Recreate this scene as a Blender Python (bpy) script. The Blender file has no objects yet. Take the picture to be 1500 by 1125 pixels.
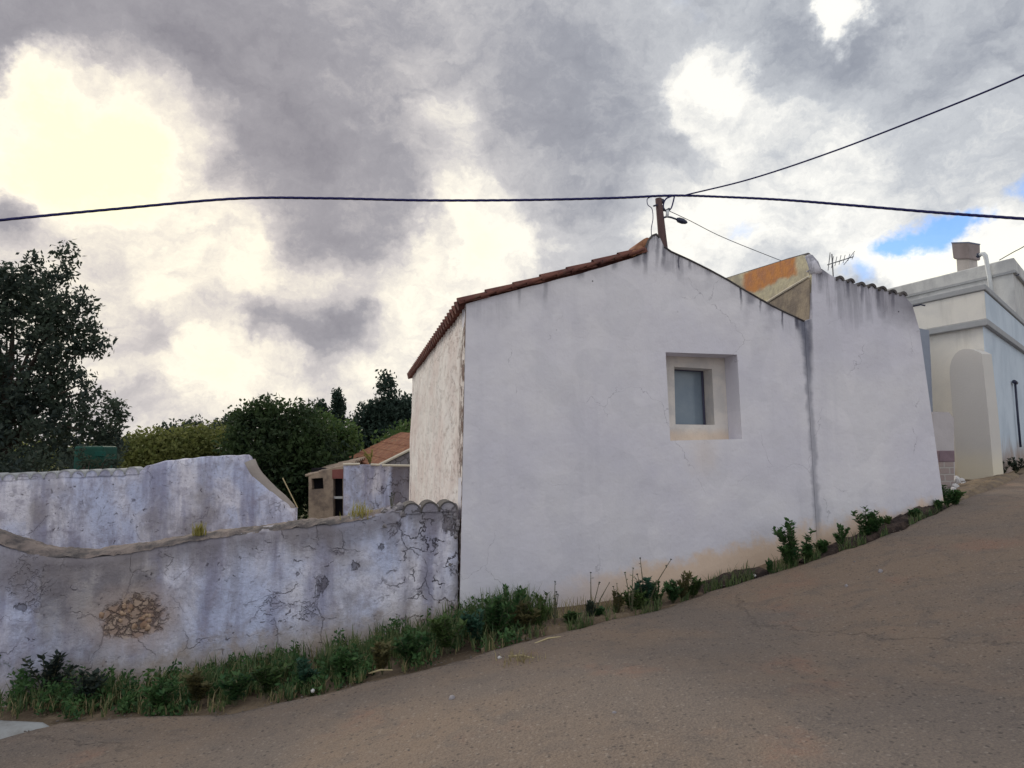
import bpy, bmesh, math, random
import numpy as np
from mathutils import Vector, Matrix, noise
random.seed(7); rng = np.random.default_rng(7)
C = bpy.data.collections.new('scene'); bpy.context.scene.collection.children.link(C)
S = bpy.context.scene
# ---------------------------------------------------------------- camera
EZ = 1.65; F = 1000.0; PITCH = math.atan(102.5/F)
cd = bpy.data.cameras.new('camera'); cam = bpy.data.objects.new('camera', cd); C.objects.link(cam)
cam.location = (0, 0, EZ); cam.rotation_euler = (math.pi/2+PITCH, 0, 0)
cd.sensor_width = 36; cd.lens = 36*F/1500; cd.clip_end = 5000; cd.clip_start = .05
S.camera = cam
EYE = Vector((0, 0, EZ)); cp, sp = math.cos(PITCH), math.sin(PITCH)
def ray(px, py):
    x, y, z = (px-750)/F, 1.0, (562.5-py)/F
    return Vector((x, y*cp - z*sp, y*sp + z*cp))
def onplane(px, py, P, d):              # vertical plane through P along horizontal d
    n = Vector((-d[1], d[0], 0)); r = ray(px, py)
    t = n.dot(Vector((P[0], P[1], EZ))-EYE)/n.dot(r)
    return EYE + r*t
def at(px, py, Y):
    r = ray(px, py); return EYE + r*(Y/r.y)
# ---------------------------------------------------------------- node helper
class NT:
    def __init__(s, tree): s.t = tree; s.N = tree.nodes; s.L = tree.links
    def put(s, sock, v):
        if isinstance(v, bpy.types.NodeSocket): s.L.new(v, sock)
        elif v is not None:
            if isinstance(v, (tuple, list)) and len(v) == 3 and sock.type == 'RGBA': v = (*v, 1)
            sock.default_value = v
    def n(s, typ, ins=None, **kw):
        nd = s.N.new(typ)
        for k, v in kw.items(): setattr(nd, k, v)
        for k, v in (ins or {}).items(): s.put(nd.inputs[k], v)
        return nd
    def m(s, op, a, b=None, c=None, clamp=False):
        nd = s.n('ShaderNodeMath', operation=op, use_clamp=clamp)
        for i, v in enumerate((a, b, c)):
            if v is not None: s.put(nd.inputs[i], v)
        return nd.outputs[0]
    def v(s, op, a, b=None, out=0):
        nd = s.n('ShaderNodeVectorMath', operation=op)
        s.put(nd.inputs[0], a)
        if b is not None: s.put(nd.inputs['Scale' if op == 'SCALE' else 1], b)
        return nd.outputs['Value'] if out else nd.outputs[0]
    def noise(s, co, scale=1, detail=4, rough=.55, dist=0, color=False):
        nd = s.n('ShaderNodeTexNoise', {'Vector': co, 'Scale': scale, 'Detail': detail, 'Roughness': rough, 'Distortion': dist})
        return nd.outputs['Color' if color else 0]
    def vor(s, co, scale=1, feature='DISTANCE_TO_EDGE', out='Distance'):
        return s.n('ShaderNodeTexVoronoi', {'Vector': co, 'Scale': scale}, feature=feature).outputs[out]
    def mr(s, v, a, b, c=0, d=1, smooth=True):
        nd = s.n('ShaderNodeMapRange', {'Value': v, 'From Min': a, 'From Max': b, 'To Min': c, 'To Max': d})
        if smooth: nd.interpolation_type = 'SMOOTHSTEP'
        return nd.outputs[0]
    def mix(s, f, a, b, mode='MIX'):
        nd = s.n('ShaderNodeMix', data_type='RGBA', blend_type=mode)
        s.put(nd.inputs[0], f); s.put(nd.inputs[6], a); s.put(nd.inputs[7], b)
        return nd.outputs[2]
    def ramp(s, f, stops):
        nd = s.n('ShaderNodeValToRGB', {'Fac': f}); e = nd.color_ramp.elements
        while len(e) < len(stops): e.new(.5)
        for el, (p, c) in zip(e, stops): el.position = p; el.color = (*c, 1)
        return nd.outputs[0]
    def scale(s, co, sx, sy, sz): return s.v('MULTIPLY', co, (sx, sy, sz))
# ---------------------------------------------------------------- world
SUN_AZ, SUN_EL = math.radians(-33), math.radians(23)      # azimuth from +Y, negative = left
W = bpy.data.worlds.new('World'); S.world = W; W.use_nodes = True
w = NT(W.node_tree); w.N.clear()
gen = w.n('ShaderNodeTexCoord').outputs['Generated']
d0 = w.v('NORMALIZE', gen)
wz = w.v('SCALE', w.v('SUBTRACT', w.noise(d0, 3.2, 6, .6, color=True), (.5, .5, .5)), .13)
d1_ = w.v('ADD', d0, wz)
wf = w.v('SCALE', w.v('SUBTRACT', w.noise(d0, 9, 6, .65, color=True), (.5, .5, .5)), .12)
dd = w.v('ADD', d1_, wf)
def field(blobs):
    tot = None
    for px, py, r, a in blobs:
        c = ray(px, py).normalized()
        k = w.mr(w.v('DISTANCE', dd, tuple(c), out=1), r/1000*1.5, 0, 0, a)
        tot = k if tot is None else w.m('ADD', tot, k)
    return tot
BR = [(250,420,110,.22),(330,560,60,.2),(120,560,90,.14),(520,560,60,.15),(560,440,50,.12),(140,240,200,.10),(300,470,200,.10),(690,360,150,.16),(1060,180,170,.14),(1150,340,150,.20),(330,620,280,.06),(1400,150,140,.08),(620,560,160,.12),(250,110,40,.2),(260,180,60,.2),(300,560,40,.15),(620,360,50,.25),(90,300,30,.25),(1250,330,60,.14),(120,230,110,.50),(200,200,90,.30),(75,95,45,.65),(30,190,60,.35),(270,350,90,.34),(200,400,70,.35),(330,400,60,.2),(330,520,60,.22),(200,330,70,.25),
      (690,350,70,.62),(610,420,70,.38),(740,340,50,.25),(670,190,45,.30),(470,420,60,.2),(120,520,50,.15),(420,560,60,.25),
      (1050,120,55,.55),(1090,180,45,.30),(1010,165,35,.3),(1215,15,32,.85),(1100,300,80,.35),(1360,395,55,.75),(1470,370,70,.50),(1010,350,80,.3),(1480,200,70,.15),(1180,200,60,.12),
      (640,540,110,.26),(280,620,160,.17),(1250,270,90,.2),(60,440,70,.25),(540,600,90,.2),
      (400,120,150,-.10),(520,230,120,-.08),(800,180,120,-.08),(200,20,120,-.14),(20,30,80,-.18),(400,60,120,-.08),(880,170,110,-.08),(570,310,90,-.14),(420,230,80,-.10),(880,290,80,-.06),(1220,90,60,-.2),(1140,30,50,-.1),
      (30,295,48,-.40),(140,340,30,-.3),(150,370,40,-.2),(240,460,60,-.42),(500,500,90,-.12),(400,500,40,-.15),(150,610,60,-.12),(60,340,60,-.2),(500,490,60,-.26),(460,360,50,-.2),(1000,220,60,-.06),(290,300,25,-.2),(570,40,90,-.04),(1350,130,60,-.05),(200,580,60,-.22),(420,470,40,-.12),(330,330,40,-.12),(370,460,35,-.22),(40,220,22,-.3)]
V = w.m('ADD', field(BR), .41)
V = w.m('ADD', w.m('SMOOTH_MIN', V, .70, .22), field([(250,400,50,.18),(340,560,40,.12),(130,220,75,.42),(70,110,35,.3),(200,200,50,.25),(690,350,45,.30),(300,520,40,.12),(1215,15,25,.4),(1360,400,45,.3),(1060,120,35,.15),(1470,380,50,.2)]))
sepd = w.n('ShaderNodeSeparateXYZ', {0: d0}); V = w.m('ADD', V, w.mr(sepd.outputs[1], .15, -.5, 0, .30)); V = w.m('ADD', V, w.mr(sepd.outputs[2], .66, .95, 0, .12))  # extra sky brightness added behind the camera and overhead to lift the fronts
nz = w.m('MULTIPLY', w.m('SUBTRACT', w.noise(w.scale(d0, 1, 1, 1.7), 4.6, 9, .6, .5), .5), .50)
V = w.m('ADD', V, nz)
fine = w.m('MULTIPLY', w.m('SUBTRACT', w.noise(w.scale(dd, 1, 1, 2.0), 11, 9, .66), .5), .62)
V = w.m('ADD', V, fine)
sunc = Vector((math.sin(SUN_AZ)*math.cos(SUN_EL), math.cos(SUN_AZ)*math.cos(SUN_EL), math.sin(SUN_EL)))
warm = w.mr(w.v('DISTANCE', d0, tuple(ray(250, 330).normalized()), out=1), .85, .1)
ccool = w.ramp(V, [(0,(.17,.185,.23)),(.3,(.28,.30,.345)),(.55,(.47,.49,.52)),(.78,(.82,.81,.77)),(1,(1,.97,.78))])
cwarm = w.ramp(V, [(0,(.20,.19,.215)),(.3,(.31,.295,.315)),(.55,(.54,.50,.485)),(.78,(.88,.81,.67)),(1,(1,.95,.60))])
cc = w.mix(warm, ccool, cwarm)
sky = w.n('ShaderNodeTexSky', sky_type='NISHITA', sun_disc=False, sun_elevation=SUN_EL, sun_rotation=SUN_AZ)
blue = field([(1365,348,36,.85),(1318,358,26,.75),(1400,330,26,.65),(1478,286,26,.75),(1085,345,26,.42),(1262,408,30,.6),(1010,15,40,.3),(10,190,40,.25)])
blue = w.m('ADD', blue, w.mr(sepd.outputs[1], 0, -.6, 0, .36))  # clear blue added to the unseen sky behind the camera, cooling the fronts
blue = w.m('MULTIPLY', w.mr(w.m('ADD', blue, w.m('MULTIPLY', nz, .8)), .2, .95), .9, clamp=True)
bg1 = w.n('ShaderNodeBackground', {'Color': cc, 'Strength': 1.08})
bg2 = w.n('ShaderNodeBackground', {'Color': w.mix(1.0, sky.outputs[0], (.62,.95,1.45), 'MULTIPLY'), 'Strength': .15})
mx = w.n('ShaderNodeMixShader', {0: blue, 1: bg1.outputs[0], 2: bg2.outputs[0]})
w.n('ShaderNodeOutputWorld', {'Surface': mx.outputs[0]})
sl = bpy.data.lights.new('sun', 'SUN'); so = bpy.data.objects.new('sun', sl); C.objects.link(so)
sl.energy = 1.5; sl.angle = math.radians(14); sl.color = (1, .91, .76)
so.rotation_euler = (-sunc).to_track_quat('-Z', 'Y').to_euler()
S.view_settings.view_transform = 'Standard'; S.view_settings.look = 'None'; S.view_settings.gamma = 1; S.view_settings.exposure = 0.22
S.render.resolution_x = 1024; S.render.resolution_y = 768
# ---------------------------------------------------------------- frame of the street front
A = math.radians(13); E = Vector((math.cos(A), math.sin(A), 0)); D = Vector((-math.sin(A), math.cos(A), 0))   # along front, going back
P0 = at(683, 445, 7.5); P0.z = 0
def sn(x, y): v = Vector((x-P0.x, y-P0.y, 0)); return v.dot(E), -v.dot(D)
def fp(px, py, back=0): return onplane(px, py, P0+D*back, E)
def sm(a, b, x): t = min(1, max(0, (x-a)/(b-a))); return t*t*(3-2*t)
KN = [(-60, EZ-7.5), (-14, EZ-3.35)]
for px, py in ((0,1030),(150,1003),(400,972),(672,905),(1000,862),(1200,796),(1383,744)):
    q = fp(px, py); KN.append((sn(q.x, q.y)[0], q.z))
KN += [(10.2, EZ-.42), (14, EZ-.2), (25, EZ+.5), (80, EZ+4)]
KX = [k[0] for k in KN]; KZ = [k[1] for k in KN]
def G(x, y):
    s, n = sn(x, y); z = float(np.interp(s, KX, KZ))
    z = z*.6 + .2*float(np.interp(s-.7, KX, KZ)) + .2*float(np.interp(s+.7, KX, KZ))
    if n > 0: z += .04*min(n, 9)
    k = sm(.6, 5, -n)*sm(9, 4, s); z = z*(1-k) + (EZ-2.3)*k
    far = sm(30, 90, math.hypot(x, y)); z = z*(1-far) + (EZ-2.6)*far
    return z
def ground(px, py):
    r = ray(px, py); lo = .5; hi = None; t = .5
    while t < 80:
        p = EYE+r*t
        if p.z < G(p.x, p.y): hi = t; break
        lo = t; t *= 1.03
    if hi is None: return EYE+r*60
    for _ in range(25):
        m = (lo+hi)/2; p = EYE+r*m
        if p.z < G(p.x, p.y): hi = m
        else: lo = m
    return EYE+r*hi
# ---------------------------------------------------------------- object helpers
ORG = {}
def tag(o, label=None, cat=None, group=None, kind=None):
    if label: o['label'] = label
    if cat: o['category'] = cat
    if group: o['group'] = group
    if kind: o['kind'] = kind
    return o
def thing(name, label, cat, loc, group=None):
    o = bpy.data.objects.new(name, None); C.objects.link(o); o.location = loc; o.empty_display_size = .2
    ORG[o.name] = Vector(loc); return tag(o, label, cat, group)
def link(name, me, mat, parent, smooth):
    o = bpy.data.objects.new(name, me); C.objects.link(o); me.materials.append(mat)
    if parent: o.parent = parent; ORG[o.name] = ORG.get(parent.name, Vector())
    else: ORG[o.name] = Vector()
    if smooth: me.polygons.foreach_set('use_smooth', [True]*len(me.polygons))
    return o
class MB:
    def __init__(s): s.v = []; s.f = []
    def add(s, vs, fs):
        b = len(s.v); s.v += [Vector(p) for p in vs]; s.f += [tuple(i+b for i in f) for f in fs]; return s
    def box(s, c, x, y, z):             # centre, three half-vectors
        c, x, y, z = Vector(c), Vector(x), Vector(y), Vector(z)
        vs = [c+a*x+b*y+g*z for g in (-1,1) for a, b in ((-1,-1),(1,-1),(1,1),(-1,1))]
        return s.add(vs, [(0,3,2,1),(4,5,6,7),(0,1,5,4),(1,2,6,5),(2,3,7,6),(3,0,4,7)])
    def tube(s, pts, rad, seg=7, cap=True):
        pts = [Vector(p) for p in pts]; rad = rad if hasattr(rad, '__len__') else [rad]*len(pts)
        vs = []; fs = []; up = Vector((.13,.21,1)).normalized(); u = None
        for i, p in enumerate(pts):
            t = (pts[min(i+1, len(pts)-1)]-pts[max(i-1, 0)]).normalized()
            if u is None:
                u = t.cross(up if abs(t.dot(up)) < .9 else Vector((1,0,0))).normalized()
            u = (u - t*u.dot(t)).normalized(); w_ = t.cross(u)
            for k in range(seg):
                a = 2*math.pi*k/seg; vs.append(p+(u*math.cos(a)+w_*math.sin(a))*rad[i])
        for i in range(len(pts)-1):
            for k in range(seg):
                k2 = (k+1) % seg; fs.append((i*seg+k, i*seg+k2, (i+1)*seg+k2, (i+1)*seg+k))
        if cap: fs += [tuple(range(seg))[::-1], tuple((len(pts)-1)*seg+k for k in range(seg))]
        return s.add(vs, fs)
    def prism(s, poly, off):            # convex polygon loop extruded by off
        n = len(poly); off = Vector(off)
        return s.add([Vector(p) for p in poly]+[Vector(p)+off for p in poly],
            [tuple(range(n))[::-1], tuple(range(n, 2*n))]+[(i, (i+1) % n, n+(i+1) % n, n+i) for i in range(n)])
    def build(s, name, mat, parent=None, smooth=False, bevel=0):
        me = bpy.data.meshes.new(name)
        o0 = ORG.get(parent.name, Vector()) if parent else Vector()
        me.from_pydata([p-o0 for p in s.v], [], s.f)
        bm = bmesh.new(); bm.from_mesh(me); bmesh.ops.recalc_face_normals(bm, faces=bm.faces)
        if bevel: bmesh.ops.bevel(bm, geom=[e for e in bm.edges if len(e.link_faces) == 2 and e.calc_face_angle(0) > .5], offset=bevel, segments=2, affect='EDGES', profile=.5)
        bm.to_mesh(me); bm.free()
        return link(name, me, mat, parent, smooth)
def plate(outer, holes, off, subdiv=0):
    """polygon (with holes), extruded by off; concave allowed"""
    bm = bmesh.new(); off = Vector(off); loops = []
    for lp in [outer]+holes:
        vs = [bm.verts.new(p) for p in lp]
        for i in range(len(vs)): bm.edges.new((vs[i], vs[(i+1) % len(vs)]))
        loops.append(vs)
    bmesh.ops.triangle_fill(bm, use_beauty=True, use_dissolve=False, edges=bm.edges[:])
    r = bmesh.ops.duplicate(bm, geom=bm.verts[:]+bm.edges[:]+bm.faces[:])
    vm = r['vert_map']
    for v in [v for v in r['geom'] if isinstance(v, bmesh.types.BMVert)]: v.co += off
    for vs in loops:
        for i in range(len(vs)):
            a, b = vs[i], vs[(i+1) % len(vs)]; bm.faces.new((a, b, vm[b], vm[a]))
    bmesh.ops.recalc_face_normals(bm, faces=bm.faces)
    mb = MB(); bm.verts.index_update()
    mb.v = [v.co.copy() for v in bm.verts]; mb.f = [tuple(v.index for v in f.verts) for f in bm.faces]; bm.free()
    return mb
def rough_line(pts, step=.25, amp=.012):
    out = []
    for i in range(len(pts)-1):
        a, b = Vector(pts[i]), Vector(pts[i+1]); n = max(1, int((b-a).length/step))
        for k in range(n):
            p = a.lerp(b, k/n)
            if k or i: p = p+Vector((0, 0, amp*(noise.noise(p*5))*2))
            out.append(p)
    out.append(Vector(pts[-1])); return out
def quads(name, Q, mat, parent=None):
    N = len(Q); o0 = np.array(ORG.get(parent.name, Vector())) if parent else np.zeros(3)
    me = bpy.data.meshes.new(name); me.vertices.add(N*4); me.loops.add(N*4); me.polygons.add(N)
    me.vertices.foreach_set('co', (Q.reshape(-1, 3)-o0).astype(np.float32).ravel())
    me.loops.foreach_set('vertex_index', np.arange(N*4, dtype=np.int32))
    me.polygons.foreach_set('loop_start', np.arange(0, N*4, 4, dtype=np.int32))
    me.update(calc_edges=True); me.validate()
    return link(name, me, mat, parent, False)
# ---------------------------------------------------------------- materials
def mat(name, fn, rough=.9, spec=.25):
    m = bpy.data.materials.new(name); m.use_nodes = True; t = NT(m.node_tree); t.N.clear()
    pos = t.n('ShaderNodeNewGeometry').outputs['Position']
    r = fn(t, pos); col, h, dist = (r+(None, None))[:3] if isinstance(r, tuple) else (r, None, None)
    b = t.n('ShaderNodeBsdfPrincipled', {'Base Color': col, 'Roughness': rough, 'Specular IOR Level': spec})
    if h is not None:
        t.put(b.inputs['Normal'], t.n('ShaderNodeBump', {'Height': h, 'Distance': dist or .01, 'Strength': 1}).outputs[0])
    t.n('ShaderNodeOutputMaterial', {'Surface': b.outputs[0]}); m['b'] = 1
    return m
def plain(name, c, var=.25, sc=6, rough=.8, spec=.25, metal=0):
    def fn(t, p):
        k = t.noise(p, sc, 5, .6)
        return t.mix(k, tuple(x*(1-var) for x in c), tuple(min(1, x*(1+var)) for x in c)), t.noise(p, sc*9, 4), .004
    m = mat(name, fn, rough, spec)
    if metal: [n for n in m.node_tree.nodes if n.type == 'BSDF_PRINCIPLED'][0].inputs['Metallic'].default_value = metal
    return m
def sz(t, p):
    rel = t.v('SUBTRACT', p, tuple(P0)); return t.v('DOT_PRODUCT', rel, tuple(E), out=1), t.n('ShaderNodeSeparateXYZ', {0: p}).outputs[2]
q1 = fp(960, 345); S_R, Z_R = sn(q1.x, q1.y)[0], q1.z
q2 = fp(683, 445); Z_E = q2.z
q3 = fp(1178, 471); S_J, Z_J = sn(q3.x, q3.y)[0], q3.z
q4 = fp(1199, 780); S_J2, Z_J2 = sn(q4.x, q4.y)[0], q4.z
S_END = sn(*fp(1345, 470).to_tuple()[:2])[0]
def facade_fn(t, p):
    s, z = sz(t, p)
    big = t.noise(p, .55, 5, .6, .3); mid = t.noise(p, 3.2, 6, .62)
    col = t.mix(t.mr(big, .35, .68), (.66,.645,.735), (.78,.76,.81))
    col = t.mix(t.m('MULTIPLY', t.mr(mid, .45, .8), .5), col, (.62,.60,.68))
    # height below the roof line
    gable = t.m('SUBTRACT', Z_R, t.m('MULTIPLY', t.m('ABSOLUTE', t.m('SUBTRACT', s, S_R)), (Z_R-Z_E)/S_R))
    h2 = fp(1222, 407); h3 = fp(1330, 434); s2 = sn(h2.x, h2.y)[0]; s3 = sn(h3.x, h3.y)[0]
    top2 = t.m('ADD', h2.z, t.m('MULTIPLY', t.m('SUBTRACT', s, s2), (h3.z-h2.z)/(s3-s2)))
    is2 = t.m('GREATER_THAN', s, S_J)
    top = t.m('ADD', t.m('MULTIPLY', top2, is2), t.m('MULTIPLY', gable, t.m('SUBTRACT', 1, is2)))
    below = t.m('SUBTRACT', top, z)
    st = t.noise(t.scale(p, 7, 7, .55), 1, 5, .65)
    length = t.m('ADD', .16, t.m('MULTIPLY', t.mr(t.noise(p, 1.6, 3), .4, .7), .60))
    fade = t.m('SUBTRACT', 1, t.m('DIVIDE', below, length), clamp=True)
    near = t.mr(t.m('ABSOLUTE', t.m('SUBTRACT', s, S_R-.05)), .8, .05, .25, 1)      # heavy staining under the ridge
    near = t.m('MAXIMUM', near, t.mr(s, S_J-1.1, S_J-.2, .25, .9))
    dk = t.m('MULTIPLY', t.m('MULTIPLY', t.mr(st, .44, .60), fade), near, clamp=True)
    col = t.mix(t.m('MULTIPLY', dk, .85), col, (.13,.13,.17))
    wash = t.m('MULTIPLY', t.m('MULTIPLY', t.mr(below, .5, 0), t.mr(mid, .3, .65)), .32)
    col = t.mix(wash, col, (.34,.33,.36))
    # faint rain streaks everywhere
    rs = t.noise(t.scale(p, 3.5, 3.5, .22), 1, 4, .6)
    col = t.mix(t.m('MULTIPLY', t.mr(rs, .52, .75), .28), col, (.55,.54,.62))
    ck = t.m('MULTIPLY', t.mr(t.vor(t.v('ADD', p, t.v('SCALE', t.noise(p, 2.5, 5, .6, color=True), .5)), .8), .004, .001), t.mr(t.noise(p, 1.3, 3), .52, .6))
    col = t.mix(t.m('MULTIPLY', ck, .5), col, (.25,.24,.28))
    rp_ = t.mr(t.noise(p, 1.1, 2, .4, .8), .53, .55)
    col = t.mix(t.m('MULTIPLY', rp_, .16), col, (.52,.52,.58))
    qw = fp(1030, 665); wst = t.mr(t.m('ADD', t.v('DISTANCE', p, tuple(qw), out=1), t.m('MULTIPLY', mid, .5)), .62, .2)
    col = t.mix(t.m('MULTIPLY', wst, .35), col, (.70,.58,.50))
    # damp joint between the two houses
    js = t.m('ADD', S_J, t.m('MULTIPLY', t.m('SUBTRACT', Z_J, z), (S_J2-S_J)/(Z_J-Z_J2)))
    wob = t.m('MULTIPLY', t.m('SUBTRACT', t.noise(p, 6, 4), .5), .12)
    dj = t.m('ABSOLUTE', t.m('ADD', t.m('SUBTRACT', s, js), wob))
    ht = t.mr(z, Z_J-1.2, Z_J-.1, .55, 1)
    jm = t.m('MULTIPLY', t.mr(dj, t.mr(z, Z_J-1.0, Z_J, .075, .12), .012), ht)
    col = t.mix(t.m('MULTIPLY', jm, .85), col, (.09,.10,.15))
    for (dx, dy, ln, wd, st_) in ((1085,424,.30,.022,.95),(1113,438,.22,.02,.9),(1146,457,.30,.022,.95),(1168,472,.12,.05,.9),(1100,436,.10,.10,.5),(1130,450,.12,.12,.5),
        (932,376,.20,.10,.6),(945,372,.34,.05,.75),(962,352,.42,.035,.7),(972,372,.18,.04,.7),(995,386,.10,.018,.9),(1242,414,.26,.04,.7),(1262,418,.30,.035,.75),(1286,424,.32,.04,.75),(1308,428,.26,.035,.75),
        (850,399,.14,.07,.6),(760,422,.30,.03,.4),(800,412,.35,.04,.4),(900,384,.12,.06,.5),(1040,394,.10,.08,.5),(1011,384,.14,.03,.5),(1186,474,.9,.05,.5)):
        q = fp(dx, dy); ds = t.m('ABSOLUTE', t.m('ADD', t.m('SUBTRACT', s, sn(q.x, q.y)[0]), t.m('MULTIPLY', t.m('SUBTRACT', mid, .5), .10)))
        k_ = t.m('MULTIPLY', t.mr(ds, wd, wd*.2), t.mr(t.m('ADD', z, t.m('MULTIPLY', mid, .25)), q.z-ln+.125, q.z+.125))
        col = t.mix(t.m('MULTIPLY', k_, st_), col, (.085,.085,.12))
    # warm earth splash along the foot
    e1 = (KZ[8]-KZ[5])/(KX[8]-KX[5])
    foot = t.m('SUBTRACT', z, t.m('ADD', KZ[5], t.m('MULTIPLY', t.m('SUBTRACT', s, KX[5]), e1)))
    fm = t.m('MULTIPLY', t.mr(t.m('ADD', foot, t.m('MULTIPLY', t.noise(p, 3, 6, .7), -.6)), -.08, -.30), t.mr(s, .5, 2.2))
    col = t.mix(t.m('MULTIPLY', fm, .8), col, (.74,.54,.38))
    # dirty right end below the eave
    dr = t.m('MULTIPLY', t.mr(s, S_END-.9, S_END-.1), t.mr(t.m('ADD', below, t.m('MULTIPLY', mid, -.3)), .45, 0))
    col = t.mix(t.m('MULTIPLY', dr, .75), col, (.22,.21,.25))
    # small black holes and chips
    sp_ = t.m('MULTIPLY', t.mr(t.vor(p, 2.2, 'F1'), .035, .02), t.mr(below, 1.0, .3))
    col = t.mix(sp_, col, (.06,.06,.07))
    sp2 = t.mr(t.noise(p, 38, 3, .7), .66, .74)
    col = t.mix(t.m('MULTIPLY', sp2, .25), col, (.35,.35,.38))
    hh = t.m('ADD', t.m('MULTIPLY', t.noise(p, 26, 7, .7), .35), t.m('MULTIPLY', t.noise(p, 2.2, 4, .5), 2.6))
    return col, hh, .011
M = {}
M['facade'] = mat('lilac_limewash', facade_fn)  # lilac-tinted white limewash with stains, same base colour for both fronts
def side_fn(t, p):
    a = t.noise(t.scale(p, .5, .5, .6), 1.8, 7, .66, .3); b = t.noise(t.scale(p, .45, .45, .8), 5, 7, .72, .2)
    col = t.mix(t.mr(a, .40, .62), (.90,.85,.82), (.80,.70,.67))
    col = t.mix(t.m('MULTIPLY', t.mr(b, .50, .68), .4), col, (.60,.48,.44))
    tt = t.v('DOT_PRODUCT', t.v('SUBTRACT', p, tuple(P0)), tuple(D), out=1)
    fl_ = t.mr(t.noise(t.scale(p, .5, .5, .8), 9, 6, .72, .3), .545, .58)
    zone = t.mr(t.m('ADD', tt, t.m('MULTIPLY', t.noise(p, 1.5, 4), 1.2)), 3.2, 1.0)
    col = t.mix(t.m('MULTIPLY', t.m('MULTIPLY', fl_, zone), .28), col, (.45,.29,.24))
    ed = t.m('MULTIPLY', t.mr(tt, .45, .05), t.mr(t.noise(t.scale(p, 1, 5, 3), 2, 5, .7), .46, .52))
    col = t.mix(ed, col, (.20,.13,.11))
    return col, t.m('ADD', t.m('MULTIPLY', t.m('ADD', t.m('MULTIPLY', fl_, .4), ed), -1.0), t.noise(p, 14, 6, .7)), .02
M['side'] = mat('peeling_cream_limewash', side_fn)
STONE_C = fp(195, 905)
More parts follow.
